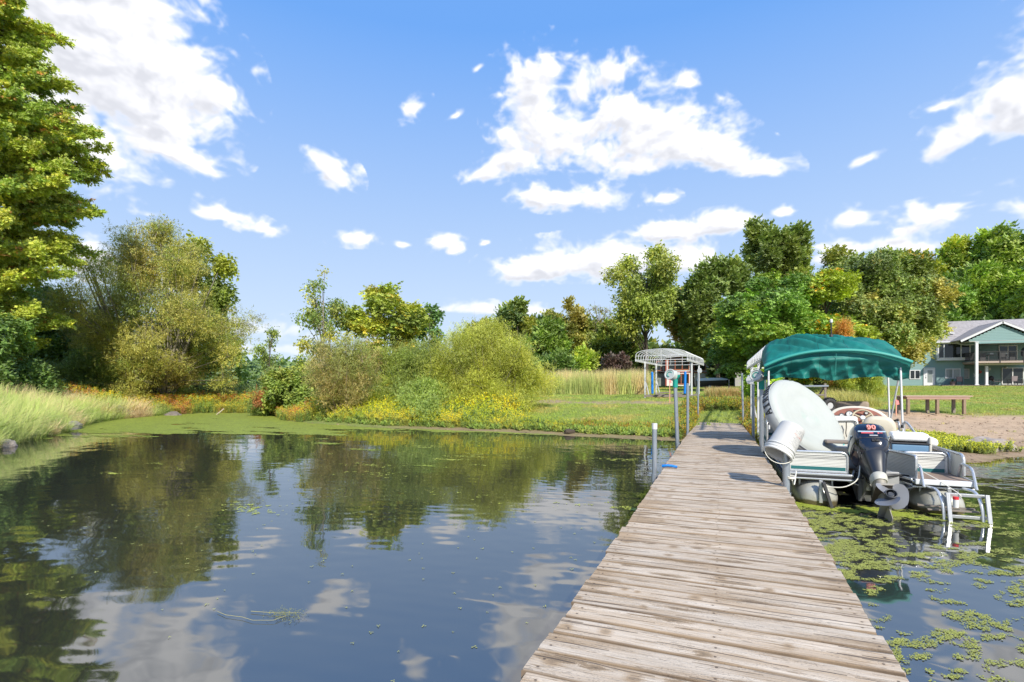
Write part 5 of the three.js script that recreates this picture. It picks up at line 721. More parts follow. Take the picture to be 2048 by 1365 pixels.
scatter('seed_grass', 'tall tan seed grass heads standing over the left bank', T.reed, dryMat, 260, 3, rectA(-30, -19, 8, 19), (a, t, d, r) => (d > 2.2 && d < 5.5 ? { s: 0.55 + 0.25 * r(), c: jit([0.6, 0.44, 0.26], r), tz: -0.25 + 0.4 * (r() - 0.5) } : null));
scatter('marsh_plants', 'yellow and rusty marsh plants along the far left shore', herb(5, 8, 1.0, 0.14, 0.06, [2.2, 1.75, 0.3], 2), grassMat, 5200, 4, rectA(-38, -19, 16, 32), (a, t, d, r) => { if (d < 0.05 || d > 6) return null; const q = fbm(a * 0.6, t * 0.6, 7, 3) + 0.3 * (r() - 0.5); return { s: (0.55 + 0.65 * r()) * (0.55 + 0.45 * sst(d, 0, 2.2)), c: jit(q > 0.14 ? [0.42, 0.22, 0.07] : q > -0.08 ? [0.42, 0.4, 0.04] : [0.22, 0.32, 0.05], r) }; });
scatter('wildflowers', 'goldenrod and yellow daisies along the middle shore', herb(6, 8, 0.75, 0.13, 0.045, [2.6, 2.05, 0.2], 2), grassMat, 7600, 5, rectA(-24, -5.4, 18, 25), (a, t, d, r) => { const lim = 4.6 * (1 - sst(a, -11, -6.5)) + 1.6; if (d < (a > -20 ? 0.95 : 0.4) || d > lim || r() < 0.15) return null; const q = fbm(a * 0.8, t * 0.8, 17, 3) + 0.25 * (r() - 0.5); return { s: (0.45 + 0.7 * r()) * (0.4 + 0.6 * sst(d, 0.2, 2) + 0.45 * sst(d, 1.8, 4)) * (a > -9 ? 0.75 : 1), c: jit(q > 0.1 ? [0.38, 0.4, 0.06] : q > -0.12 ? [0.28, 0.36, 0.055] : [0.18, 0.27, 0.05], r) }; });
scatter('wildflowers', 'orange and yellow weeds round the shore end of the dock', herb(7, 6, 0.6, 0.12, 0.04, [2.3, 1.75, 0.15], 3), grassMat, 2400, 6, rectA(-5.5, 4, 17.5, 28), (a, t, d, r) => { if (d < (a < -1.3 ? 1.5 : 0.3) || (Math.abs(a) < 0.9 && t < 25.6)) return null; const near = Math.min(Math.abs(a - 0), 4); const dens = a > -1.6 && a < 3 ? 0.9 : 0.9 * (1 - sst(d, 1.8, 3.2)); if (r() > dens) return null; return { s: (0.5 + 0.5 * r()) * (a < -1.6 ? 0.7 : 1), c: jit(pickc(r, [0.25, 0.26, 0.03], [0.3, 0.2, 0.04], [0.16, 0.25, 0.03], [0.2, 0.28, 0.03]), r) }; });
scatter('shore_weeds', 'green weeds with small yellow flowers beside the beach boulder', herb(8, 7, 0.3, 0.08, 0.04, [2.4, 2.0, 0.3], 2), grassMat, 1500, 7, rectA(2.5, 8, 16, 21), (a, t, d, r) => (d > 0.5 && r() < inWeeds(a, t) ? { s: 0.5 + 0.6 * r(), c: jit([0.27, 0.33, 0.06], r) } : null));
scatter('shore_weeds', 'low green plants creeping over the muddy waterline', herb(9, 6, 0.16, 0.09, 0.05, null), grassMat, 5200, 8, (r) => [-27 + 27 * r(), 17 + 9 * r()], (a, t, d, r) => (d > 0.8 && d < 3.2 && r() < 0.1 + sst(d, 0.4, 1.6) && fbm(a * 0.9, t * 0.9, 3, 2) > -0.14 ? { s: 0.6 + 0.8 * r(), c: jit(pickc(r, [0.28, 0.4, 0.06], [0.36, 0.42, 0.06], [0.22, 0.32, 0.05]), r) } : null));
scatter('cattail_reeds', 'stand of pale green and tan cattail reeds behind the lawn', T.reed, grassMat, 6200, 9, rectA(-17, -5.2, 36.5, 46), (a, t, d, r) => { if (t < 37.4 + 0.4 * n3(a, 2, 3) + (a + 14) * 0.28) return null; const q = fbm(a * 0.7, t * 0.7, 4, 3); return { s: 0.62 + 0.5 * r() + 0.5 * q, c: jit(q > 0.1 ? [0.7, 0.58, 0.28] : r() < 0.5 ? [0.5, 0.52, 0.17] : [0.38, 0.46, 0.13], r, 0.6), tx: (r() - 0.5) * 0.4, tz: (r() - 0.5) * 0.4 }; });
scatter('dry_grass', 'belt of rusty tan dry grass behind the lawn right of the lift', T.dry, grassMat, 1700, 10, rectA(-0.8, 3.4, 36, 39.5), (a, t, d, r) => ({ s: 0.75 + 0.4 * r(), c: jit(pickc(r, [0.55, 0.42, 0.16], [0.42, 0.45, 0.12], [0.6, 0.38, 0.15]), r) }));
scatter('dry_grass', 'pale feathery weeds beside the weathered trailer frame', T.dry, grassMat, 700, 11, rectA(4.9, 6.6, 27.5, 33), (a, t, d, r) => ({ s: 0.6 + 0.6 * r(), c: jit(pickc(r, [0.6, 0.52, 0.15], [0.45, 0.46, 0.1]), r) }));
scatter('shade_plants', 'tall green undergrowth along the foot of the left trees', herb(11, 6, 1.3, 0.22, 0.09, null), grassMat, 2600, 12, rectA(-42, -13, 10, 33), (a, t, d, r) => (d > 3.4 && d < 10 ? { s: 0.7 + 0.6 * r(), c: jit(pickc(r, [0.14, 0.23, 0.05], [0.2, 0.3, 0.06], [0.27, 0.33, 0.06]), r) } : null));
{ // fallen leaves, pebbles and dark clods on the mud and sand
  const peb = new THREE.IcosahedronGeometry(1, 0); peb.setAttribute('color', new THREE.Float32BufferAttribute(new Array(peb.attributes.position.count * 3).fill(1), 3));
  scatter('shore_debris', 'clods, leaves and pebbles strewn along the mud and sand', peb, dryMat, 6000, 13, (r) => (r() < 0.5 ? [-22 + 24 * r(), 17 + 7 * r()] : [3 + 16 * r(), 15 + 11 * r()]), (a, t, d, r) => { if (d < 0 || d > (a > 2.5 ? 9 : 2)) return null; const s = 0.008 + 0.022 * Math.pow(r(), 4); return { s: V(s * (1 + r()), s * 0.6, s * (1 + r())), c: jit(pickc(r, [0.2, 0.13, 0.08], [0.3, 0.21, 0.14], [0.12, 0.08, 0.05]), r), y: 0.02 }; });
}
// ---------------------------------------------------------------- duckweed
{
  const blob = (seed, n = 9) => { const r = RNG(seed), pos = [], col = [], p = []; for (let i = 0; i < n; i++) { const a = i / n * 6.283, k = 0.55 + 0.6 * r(); p.push([Math.cos(a) * k, Math.sin(a) * k]); } for (let i = 0; i < n; i++) { const q = p[(i + 1) % n]; const b = 0.85 + 0.3 * r(); pos.push(0, 0.002, 0, q[0], 0, q[1], p[i][0], 0, p[i][1]); for (let k = 0; k < 3; k++) col.push(b, b, b); } return geoOf(pos, col); };
  const flake = flatten([blob(3), at(blob(4), 1.7, -0.0005, 0.9), at(blob(5, 7), -1.2, 0.0005, 1.6), at(blob(6, 7), 0.5, 0.001, -1.9)]);
  const mat = new THREE.MeshStandardMaterial({ vertexColors: true, roughness: 0.75, side: THREE.DoubleSide }), r = RNG(8);
  const weed = (label, list) => { const m = instances('duckweed', flake, mat, list, scene); m.userData.kind = 'stuff'; tag(m, label); };
  const L = [];
  for (let i = 0; i < 560000 && L.length < 45000; i++) {             // right of the dock, in drifting rafts
    const a = 0.75 + Math.pow(r(), 1.3) * 11, t = 1.2 + r() * 14, s = 0.004 + 0.007 * r() * r() + 0.002 * r();
    if (a > 1.1 && a < 3.3 && t > 9.2 && r() > 0.02) continue;
    const u = a * 0.8 + t * 0.6, v = -a * 0.6 + t * 0.8, lf = fbm(u * 0.5, v * 0.9, 4, 3) + 0.12 * Math.exp(-Math.pow((a - 1.6) / 1.2, 2)) * sst(t, 4, 6) - (t > 8 ? 0.03 * (t - 8) : 0) - (a > 4.5 ? 0.035 * (a - 4.5) : 0) + 0.1 * (1 - sst(t, 3.5, 6)), hf = fbm(u * 4, v * 6.4, 8, 3), f = lf * 0.85 + hf * 1.3 + 0.16 * (r() - 0.5);
    if (f < 0.17 || shoreDist(a, t) > -0.1) continue;
    L.push([V(a, 0.004 + r() * 0.004, -t), new THREE.Euler(0, r() * 6.28, 0), V(s * 1.3, 1, s), jit([0.25, 0.275, 0.06], r, 0.35)]);
  }
  for (let i = 0; i < 1500; i++) { const a = 1.0 + r() * 2.3, t = 8.75 + 0.28 * r() + 0.12 * Math.sin(a * 7) + 0.15 * (r() - 0.5), s = 0.008 + 0.016 * r(); if (fbm(a * 3, t * 5, 2, 2) < -0.05) continue; L.push([V(a, 0.006 + r() * 0.004, -t), new THREE.Euler(0, r() * 6.28, 0), V(s * 1.6, 1, s), jit([0.25, 0.3, 0.03], r, 0.3)]); }
  weed('rafts of bright duckweed drifting on the water right of the dock', L);
  const S = [];
  for (let i = 0; i < 420000 && S.length < 34000; i++) {             // the mat in the left corner
    const a = -32 + r() * 30, t = 2 + r() * 25, d = shoreDist(a, t); if (d > 0.15) continue;
    const left = 1 - sst(a, -21, -9), f = fbm(a * 0.35, t * 1.3, 11, 4) + 0.16 * fbm(a * 1.6, t * 5, 3, 2) + 0.7 * left * sst(t, 10, 16) * (1 - sst(-d, 2.6, 7.5)) + 0.33 * (1 - sst(-d, 0, 1.5)) * (1 - 0.6 * sst(a, -13, -8)) - 0.36 - 0.1 * (1 - sst(t, 5, 10));
    if (f < 0.0 || (t < 12 && f < 0.12)) continue; const s = lerp(0.006, 0.05, sst(t, 5, 19)) * (0.7 + 0.7 * r()); S.push([V(a, 0.004 + r() * 0.005, -t), new THREE.Euler(0, r() * 6.28, 0), V(s * 1.5, 1, s), jit(pickc(r, [0.2, 0.25, 0.025], [0.23, 0.28, 0.03], [0.18, 0.21, 0.03]), r, 0.25)]);
  }
  weed('yellow green duckweed mat covering the far left corner of the pond', S);
  const P = [];
  for (let k = 0; k < 40; k++) { const ca = -13 + r() * 14, ct = 3.2 + Math.pow(r(), 0.7) * 13, n = 4 + 40 * r() * r(), w = 0.12 + 0.5 * r(); if (shoreDist(ca, ct) > -0.6 || (ca > -1 && ca < 1)) continue; for (let i = 0; i < n; i++) { const a = ca + (r() + r() - 1) * w * 1.6, t = ct + (r() + r() - 1) * w * 0.5, s = 0.006 + 0.012 * r(); if (Math.abs(a) < 0.85) continue; P.push([V(a, 0.004 + r() * 0.004, -t), new THREE.Euler(0, r() * 6.28, 0), V(s * 1.4, 1, s), jit([0.34, 0.38, 0.06], r, 0.4)]); } }
  for (let i = 0; i < 500; i++) { const a = -9 + r() * 8, t = 2.6 + r() * 11, s = 0.003 + 0.004 * r(); P.push([V(a, 0.004 + r() * 0.004, -t), new THREE.Euler(0, r() * 6.28, 0), V(s * 1.4, 1, s), jit([0.3, 0.32, 0.1], r, 0.4)]); }
  weed('loose flecks of duckweed on the open water left of the dock', P);
}
{ // a floating weed stalk with its tangle
  const o = thing('floating_stalk', 'thin floating reed stalk with a tangle of weed on open water', 'water weed', W(-3.25, 0.012, 3.1)), r = RNG(3), g = [];
  g.push(taper([V(-0.75, 0, 0.12), V(-0.55, 0.003, 0.16), V(-0.3, 0.004, 0.13), V(-0.1, 0.004, 0.15), V(0.15, 0.008, 0.06), V(0.2, 0.008, -0.1)], 0.0035, 0.0025, 5)); g.push(taper([V(-0.35, 0, -0.05), V(0, 0.004, -0.12), V(0.3, 0.004, -0.25)], 0.004, 0.002, 5));
  mesh('stalk', g, std([0.3, 0.28, 0.13], 0.8), o); const pos = [], col = []; for (let i = 0; i < 260; i++) { const p = V((r() + r() - 1) * 0.34 + 0.15, 0.002 + r() * 0.012, (r() + r() - 1) * 0.2 - 0.15), d = rdir(r); d.y *= 0.15; d.normalize(); leaf(pos, col, p, d, V(-d.z, 0, d.x).normalize(), 0.02 + 0.05 * r(), 0.005, 0, [0.24, 0.24, 0.05]); } mesh('weed', geoOf(pos, col), dryMat, o); o.scale.setScalar(0.6);
}

// ---------------------------------------------------------------- teal house
const sidingCol = [0.2, 0.32, 0.322];
function siding(w, h, x, y, z, cut = null) {                        // lapped boards facing +z; cut(yc) gives [x0, x1] per board
  const g = [], step = 0.18; for (let k = 0; k * step < h - 0.001; k++) { const y0 = k * step, hh = Math.min(step, h - y0), [a, b] = cut ? cut(y0 + hh / 2) : [0, w]; if (b - a < 0.05) continue; const q = new THREE.BoxGeometry(b - a, hh + 0.012, 0.03); q.rotateX(-0.07); q.translate(x + (a + b) / 2, y + y0 + hh / 2, z); g.push(q); } return flatten(g);
}
const HT = 79, house = thing('house', 'teal two storey house with grey shingle roof, white trim and gabled porch', 'house', W(30, 1.8, HT));
const hx = (a) => a - 30, hy = (y) => y - 1.8, hz = (t) => HT - t;
const sidingMat = std(sidingCol, 0.75, 0, { map: grimeTex }), trim = std([0.62, 0.63, 0.65], 0.5);
function winInto(parent, a0, a1, y0, y1, t, mull, glass = M.glass, name = 'window') {
  const w = a1 - a0, h = y1 - y0, x = hx((a0 + a1) / 2), y = hy((y0 + y1) / 2), z = hz(t) + 0.05, f = 0.09, g = [box(w, f, 0.07, x, y + h / 2 - f / 2, z, 0.006), box(w, f, 0.07, x, y - h / 2 + f / 2, z, 0.006), box(f, h - 2 * f, 0.07, x - w / 2 + f / 2, y, z, 0.006), box(f, h - 2 * f, 0.07, x + w / 2 - f / 2, y, z, 0.006)];
  const xs = [a0 + f, ...mull, a1 - f]; mull.forEach((m) => g.push(box(0.09, h - 2 * f, 0.06, hx(m), y, z, 0.006)));
  const fr = mesh(name, g, trim, parent); for (let i = 0; i < xs.length - 1; i++) mesh('pane', box(xs[i + 1] - xs[i], h - 2 * f, 0.012, hx((xs[i] + xs[i + 1]) / 2), y, z - 0.01, 0), glass, fr); return fr;
}
{
  const wall = mesh('wall', [siding(8.3, 5.3, hx(19.05), 0, hz(HT)), siding(13.4, 5.3, hx(27.35), 0, hz(81.6))], sidingMat, house);
  mesh('wall_core', [box(8.3, 5.25, 9, hx(23.2), 2.62, hz(HT) - 4.55, 0), box(13.4, 5.25, 6.3, hx(34.05), 2.62, hz(81.6) - 3.2, 0)], std(sidingCol, 0.8), house);
  const ret = siding(2.6, 5.3, 0, 0, 0); ret.rotateY(Math.PI / 2); mesh('wall', [at(ret, hx(27.35), 0, hz(HT) )], sidingMat, house);
  // main roof: a gable whose ridge runs along the front
  const slope = (t0, y0, t1, y1, a0, a1) => { const l = Math.hypot(t1 - t0, y1 - y0), g = new THREE.BoxGeometry(a1 - a0, 0.12, l); g.rotateX(Math.atan2(y1 - y0, t1 - t0)); return at(g, hx((a0 + a1) / 2), hy((y0 + y1) / 2), hz((t0 + t1) / 2)); };
  const rt = tex(256, 256, (u, v) => { const row = Math.floor(v * 32), k = 0.85 + 0.3 * n3(Math.floor(u * 40 + (row % 2) * 0.5) * 3.7, row * 5.1, 1) + 0.14 * n3(u * 90, v * 90, 4) - ((v * 32) % 1 < 0.14 ? 0.2 : 0); return [k, k, k]; });
  const roofMat = std([0.36, 0.34, 0.35], 0.95, 0, { map: repeat(rt, 3, 1.4) });
  mesh('roof', [slope(78.3, 7.0, 84.2, 10.05, 18.2, 41.5), slope(84.2, 10.05, 90, 7.0, 18.2, 41.5)], roofMat, house);
  mesh('fascia', [box(23.3, 0.2, 0.05, hx(29.85), hy(7.0), hz(78.26)), box(23.3, 0.14, 0.16, hx(29.85), hy(7.04), hz(78.17), 0.05)], trim, house); mesh('soffit', box(23.2, 0.04, 0.8, hx(29.85), hy(6.92), hz(78.66), 0), trim, house);
  mesh('roof_vent', [box(0.16, 0.34, 0.16, hx(26.4), hy(8.35), hz(80.2)), box(0.4, 0.1, 0.3, hx(26.6), hy(8.25), hz(80.2))], trim, house);
  // porch gable
  const gx0 = 25.75, gx1 = 33.3, gxm = 29.5, gy0 = 6.95, gy1 = 8.95, gt = 75.4, gs = (gy1 - gy0) / (gxm - gx0);
  mesh('gable_wall', [siding(gx1 - gx0 - 0.7, gy1 - gy0 - 0.2, hx(gx0 + 0.4), hy(gy0 - 0.02), hz(gt), (y) => { const k = (y + 0.12) / gs; return [Math.min(k, gxm - gx0 - 0.4), gx1 - gx0 - 0.7 - Math.min(k, gxm - gx0 - 0.4)]; })], sidingMat, house);
  const gr = (x0, x1) => { const l = Math.hypot(x1 - x0, gy1 - gy0) + 0.1, s = Math.sign(x1 - x0), an = Math.atan2(gy1 - gy0, x1 - x0), q = [at(new THREE.BoxGeometry(l, 0.1, 6.2), hx((x0 + x1) / 2), hy((gy0 + gy1) / 2 + 0.1), hz(gt + 2.8), 0, 0, s > 0 ? an : an - Math.PI), at(new THREE.BoxGeometry(l, 0.2, 0.06), hx((x0 + x1) / 2), hy((gy0 + gy1) / 2 - 0.03), hz(gt - 0.3), 0, 0, s > 0 ? an : an - Math.PI)]; return q; };
  const A = gr(gx0, gxm), Bq = gr(gx1, gxm); mesh('porch_roof', [A[0], Bq[0]], roofMat, house); mesh('bargeboard', [A[1], Bq[1]], trim, house);
  mesh('porch_ceiling', [box(6.6, 0.08, 6.0, hx(29.9), hy(6.86), hz(gt + 3), 0)], std([0.4, 0.42, 0.4], 0.8), house); mesh('porch_beam', [box(6.0, 0.26, 0.2, hx(30.2), hy(6.72), hz(gt), 0.01), box(0.2, 0.24, 3.4, hx(27.25), hy(6.72), hz(gt + 1.9), 0.01)], std(sidingCol, 0.75), house);
  for (const a of [27.25, 33.1]) mesh('porch_post', [box(0.26, 4.95, 0.26, hx(a), 2.5, hz(75.4)), box(0.36, 0.14, 0.36, hx(a), 0.1, hz(75.4)), box(0.34, 0.1, 0.34, hx(a), 4.95, hz(75.4))], trim, house);
  mesh('porch_post', [box(0.24, 2.25, 0.24, hx(28.6), 1.15, hz(76.6)), box(0.32, 0.12, 0.32, hx(28.6), 0.1, hz(76.6))], trim, house);
  mesh('gutter_pipe', [bent([V(hx(25.9), hy(6.95), hz(78.1)), V(hx(26.8), hy(6.6), hz(77.2)), V(hx(27.1), hy(6.5), hz(75.6))], 0.05, 0.1)], trim, house);
  mesh('balcony_floor', [box(6.3, 0.22, 6.0, hx(30.35), hy(4.5), hz(78.5), 0)], std([0.38, 0.3, 0.26], 0.9), house); mesh('balcony_joist', [box(6.1, 0.2, 0.12, hx(30.6), hy(4.26), hz(76.3), 0.01)], std([0.6, 0.57, 0.45], 0.7), house);
  const rails = mesh('balcony_rail', [box(6.3, 0.06, 0.06, hx(30.35), hy(5.66), hz(75.55)), box(6.3, 0.05, 0.05, hx(30.35), hy(4.75), hz(75.55)), box(0.06, 0.06, 3, hx(27.25), hy(5.66), hz(77.1)), box(0.05, 0.05, 3, hx(27.25), hy(4.75), hz(77.1)), ...[27.3, 29.4, 31.5, 33.4].map((a) => box(0.12, 1.3, 0.12, hx(a), hy(5.05), hz(75.55)))], M.black, house);
  const bal = []; for (let a = 27.4; a < 33.4; a += 0.12) bal.push(new THREE.BoxGeometry(0.025, 0.88, 0.025).translate(hx(a), hy(5.2), hz(75.55))); for (let t = 75.7; t < 78.6; t += 0.12) bal.push(new THREE.BoxGeometry(0.025, 0.88, 0.025).translate(hx(27.25), hy(5.2), hz(t))); mesh('balusters', bal, M.black, rails).userData.kind = 'stuff';
  winInto(house, 21.9, 23.0, 2.6, 3.75, HT, [22.45]); winInto(house, 25.5, 27.0, 2.68, 3.88, HT, [26.25], M.glassPale); 
  winInto(house, 27.45, 28.75, 2.68, 3.9, 81.58, [28.1], M.glassPale);
  const bay = mesh('bay', [box(3.3, 0.25, 0.7, hx(26.15), hy(4.98), hz(78.75)), box(0.12, 2.0, 0.62, hx(24.56), hy(6.0), hz(78.75)), box(0.12, 2.0, 0.62, hx(27.74), hy(6.0), hz(78.75))], trim, house); winInto(bay, 24.6, 27.75, 5.1, 6.92, 78.45, [25.2, 26.85]);
  winInto(house, 31.6, 33.4, 4.7, 6.7, 81.58, [32.5]); winInto(house, 31.9, 34.0, 1.95, 4.0, 81.58, [32.95]);
  const door = mesh('door', [box(0.95, 2.05, 0.06, hx(23.9), 1.05, hz(HT) + 0.05)], trim, house); mesh('door_frame', [box(0.11, 2.15, 0.1, hx(23.37), 1.08, hz(HT) + 0.05), box(0.11, 2.15, 0.1, hx(24.43), 1.08, hz(HT) + 0.05), box(1.17, 0.11, 0.1, hx(23.9), 2.16, hz(HT) + 0.05)], trim, door); mesh('door_pane', box(0.5, 1.5, 0.02, hx(23.97), 1.15, hz(HT) + 0.085, 0), M.glassPale, door); mesh('handle', [box(0.05, 0.14, 0.05, hx(23.55), 1.0, hz(HT) + 0.1), box(0.06, 0.06, 0.05, hx(23.55), 1.22, hz(HT) + 0.1)], M.dark, door);
  mesh('wall_lamp', [box(0.22, 0.3, 0.2, hx(30.7), 2.05, hz(81.5))], trim, house); mesh('wall_lamp', at(new THREE.SphereGeometry(0.13, 14, 10), hx(32.3), 2.2, hz(81.45)), trim, house);
  mesh('corner_board', [box(0.14, 5.3, 0.06, hx(19.05), 2.65, hz(HT) + 0.03), box(0.1, 5.2, 0.06, hx(29.6), 2.6, hz(81.6) + 0.04)], std([0.16, 0.3, 0.28], 0.7), house);
  const dk = thing('patio_deck', 'low dark plank patio deck along the front of the teal house', 'deck', W(30, 1.8, 77)); 
  for (let i = 0; i < 12; i++) mesh('plank', box(15, 0.04, 0.28, 1.4, 0.05, 1.9 - i * 0.3, 0.008), std([0.2 + 0.02 * (i % 3), 0.15, 0.14], 0.85), dk); mesh('deck_edge', box(15, 0.14, 0.05, 1.4, -0.03, 2.08), std([0.1, 0.06, 0.06], 0.9), dk);
}
function chair(name, label, a, y, t, turn, group) {
  const o = thing(name, label, 'chair', W(a, y, t), group); o.rotation.y = turn; const m = M.dark;
  for (const x of [-0.27, 0.27]) { mesh('leg', bent([V(x, 0, 0.3), V(x, 0.62, 0.28), V(x, 0.62, -0.26)], 0.022, 0.06, 6), m, o); mesh('leg', rod(V(x, 0, -0.3), V(x, 1.0, -0.36), 0.022), m, o); }
  mesh('seat', box(0.54, 0.04, 0.52, 0, 0.42, 0), std([0.2, 0.17, 0.17], 0.85), o); mesh('backrest', at(box(0.52, 0.56, 0.035, 0, 0, 0), 0, 0.74, -0.33, -0.12), std([0.24, 0.2, 0.2], 0.85), o); return o;
}
chair('patio_chair', 'sling patio chair standing alone under the lower windows of the house', 26.6, 1.87, 78.2, Math.PI - 0.2);
chair('patio_chair', 'patio chair seen from the side at the left of the patio table', 29.9, 1.87, 77.6, 1.5);
chair('patio_chair', 'patio chair with its back to the pond before the patio table', 31.0, 1.87, 76.6, Math.PI);
chair('patio_chair', 'patio chair right of the one with its back to the pond', 32.3, 1.87, 76.7, Math.PI - 0.2);
{ const o = thing('patio_table', 'dark round legged table among the patio chairs under the balcony', 'table', W(31.6, 1.87, 77.8)); mesh('tabletop', at(new THREE.CylinderGeometry(0.8, 0.8, 0.035, 28), 0, 0.73, 0), M.glassPale, o); for (let i = 0; i < 4; i++) { const q = i * 1.571 + 0.78; mesh('leg', rod(V(Math.cos(q) * 0.6, 0, Math.sin(q) * 0.6), V(Math.cos(q) * 0.68, 0.72, Math.sin(q) * 0.68), 0.025), M.dark, o); } }
{ const o = thing('balcony_table', 'dark dining set with pale cushions behind the balcony railing', 'furniture', W(29.6, 4.62, 77.0)); mesh('tabletop', box(1.8, 0.05, 0.9, 0, 0.72, 0), M.dark, o); for (const x of [-0.8, 0.8]) for (const z of [-0.35, 0.35]) mesh('leg', box(0.06, 0.7, 0.06, x, 0.35, z), M.dark, o); mesh('seat', [box(0.5, 0.9, 0.08, -1.25, 0.5, 0.2), box(0.5, 0.9, 0.08, 0.3, 0.5, 0.75), box(0.5, 0.9, 0.08, 1.4, 0.5, 0.2)], M.dark, o); mesh('cushion', [box(0.36, 0.2, 0.1, -0.5, 0.86, 0.3, 0.05), box(0.36, 0.2, 0.1, 0.75, 0.86, 0.3, 0.05)], M.plastic, o); }
{ const o = thing('parasol', 'closed dark parasol standing on the balcony at the right edge', 'parasol', W(31.9, 4.62, 76.6)); mesh('pole', rod(V(0, 0, 0), V(0, 1.5, 0), 0.03), M.dark, o); mesh('canopy', loft([0.5, 0.6, 0.9, 1.3, 1.5].map((y, j) => { const rr = [0.1, 0.2, 0.22, 0.14, 0.03][j], q = []; for (let i = 0; i < 16; i++) { const a = i / 16 * 6.283, k = rr * (1 + 0.15 * Math.cos(a * 8)); q.push(V(Math.cos(a) * k, y, Math.sin(a) * k)); } return q; })), std([0.02, 0.035, 0.05], 0.8), o); }
{ const o = thing('potted_plant', 'spiky potted plant on the deck left of the lower windows', 'potted plant', W(25.9, 1.87, 78.0)); mesh('pot', new THREE.LatheGeometry([[0, 0], [0.2, 0], [0.28, 0.42], [0.3, 0.44], [0.26, 0.44], [0, 0.4]].map(([r, y]) => new THREE.Vector2(r, y)), 20), std([0.22, 0.17, 0.16], 0.8), o); mesh('leaves', at(tuft(50, 26, 0.5, 0.06, 0.16, 0.7), 0, 0.4, 0), new THREE.MeshStandardMaterial({ color: C(0.12, 0.16, 0.05), vertexColors: true, side: THREE.DoubleSide, roughness: 0.8 }), o); }
{ const o = thing('hanging_basket', 'red flower basket hanging by the left porch post', 'flower basket', W(28.05, 3.35, 77.2)); mesh('basket', at(new THREE.SphereGeometry(0.2, 16, 8, 0, 6.283, 1.571, 1.571), 0, 0, 0), M.soil, o); const r = RNG(9), pos = [], col = []; for (let i = 0; i < 160; i++) { const d = rdir(r, 0.2), p = V(d.x * 0.3, 0.08 + d.y * 0.14, d.z * 0.3), q = rdir(r); leaf(pos, col, p, q, V(-q.z, 0.1, q.x).normalize(), 0.1, 0.08, 0.1, r() < 0.75 ? [0.55, 0.03, 0.04] : [0.06, 0.13, 0.03]); } mesh('flowers', geoOf(pos, col), dryMat, o); mesh('hanger', [rod(V(-0.18, 0, 0), V(0, 0.75, 0), 0.006), rod(V(0.18, 0, 0), V(0, 0.75, 0), 0.006)], M.dark, o); }
{ const o = thing('bird_feeder', 'white box on a thin black stand below the red flower basket', 'feeder', W(27.95, 1.87, 77.4)); mesh('stand', [rod(V(0, 0, 0), V(0, 0.95, 0), 0.025), ...[0, 2.1, 4.2].map((q) => rod(V(0, 0.3, 0), V(Math.cos(q) * 0.3, 0, Math.sin(q) * 0.3), 0.018))], M.dark, o); mesh('box', [box(0.4, 0.36, 0.25, 0, 1.12, 0, 0.02), box(0.5, 0.05, 0.34, 0, 1.32, 0, 0.01)], M.plastic, o); }
{ const o = thing('grill', 'small dark kettle grill on the patio between the porch posts', 'grill', W(29.4, 1.87, 77.6)); mesh('bowl', at(new THREE.SphereGeometry(0.27, 20, 14), 0, 0.8, 0), M.black, o); for (const q of [0, 2.1, 4.2]) mesh('leg', rod(V(Math.cos(q) * 0.18, 0.6, Math.sin(q) * 0.18), V(Math.cos(q) * 0.32, 0, Math.sin(q) * 0.32), 0.018), M.dark, o); mesh('handle', box(0.16, 0.03, 0.04, 0, 1.08, 0.06), M.dark, o); }
// pole and wires
{ const o = thing('utility_pole', 'utility pole with bright orange cover above the house roof', 'utility pole', W(41.0, ground(41, 122), 122)); const y0 = ground(41, 122), H = 16.9 - y0; mesh('pole', rod(V(0, -0.3, 0), V(0, H, 0), 0.16, 0.12), M.oldWood, o); mesh('cover', [at(new THREE.CylinderGeometry(0.2, 0.2, 2.3, 12), 0.12, H - 1.35, 0.1), at(new THREE.CylinderGeometry(0.14, 0.14, 1.8, 12), -0.12, H - 1.0, 0.14)], M.orange, o); mesh('insulator', at(new THREE.CylinderGeometry(0.1, 0.12, 0.4, 10), 0, H + 0.15, 0), M.plastic, o);
  const cat = (p, q, s) => Array.from({ length: 17 }, (_, i) => { const k = i / 16, v = p.clone().lerp(q, k); v.y -= s * 4 * k * (1 - k); return v; });
  [['upper power line rising to the right from the utility pole', 16.95, 1.0], ['lower power line crossing low over the house ridge', 14.0, 0.7]].forEach(([l, y, s]) => { const w = thing('power_line', l, 'power line', V(0, 0, 0)); mesh('wire', [pipe(cat(W(26, y - 0.9, 112), W(41, y, 122), s * 0.5), 0.035, 4), pipe(cat(W(41, y, 122), W(64, y + 3.4, 120), s), 0.035, 4)], M.dark, w); }); }

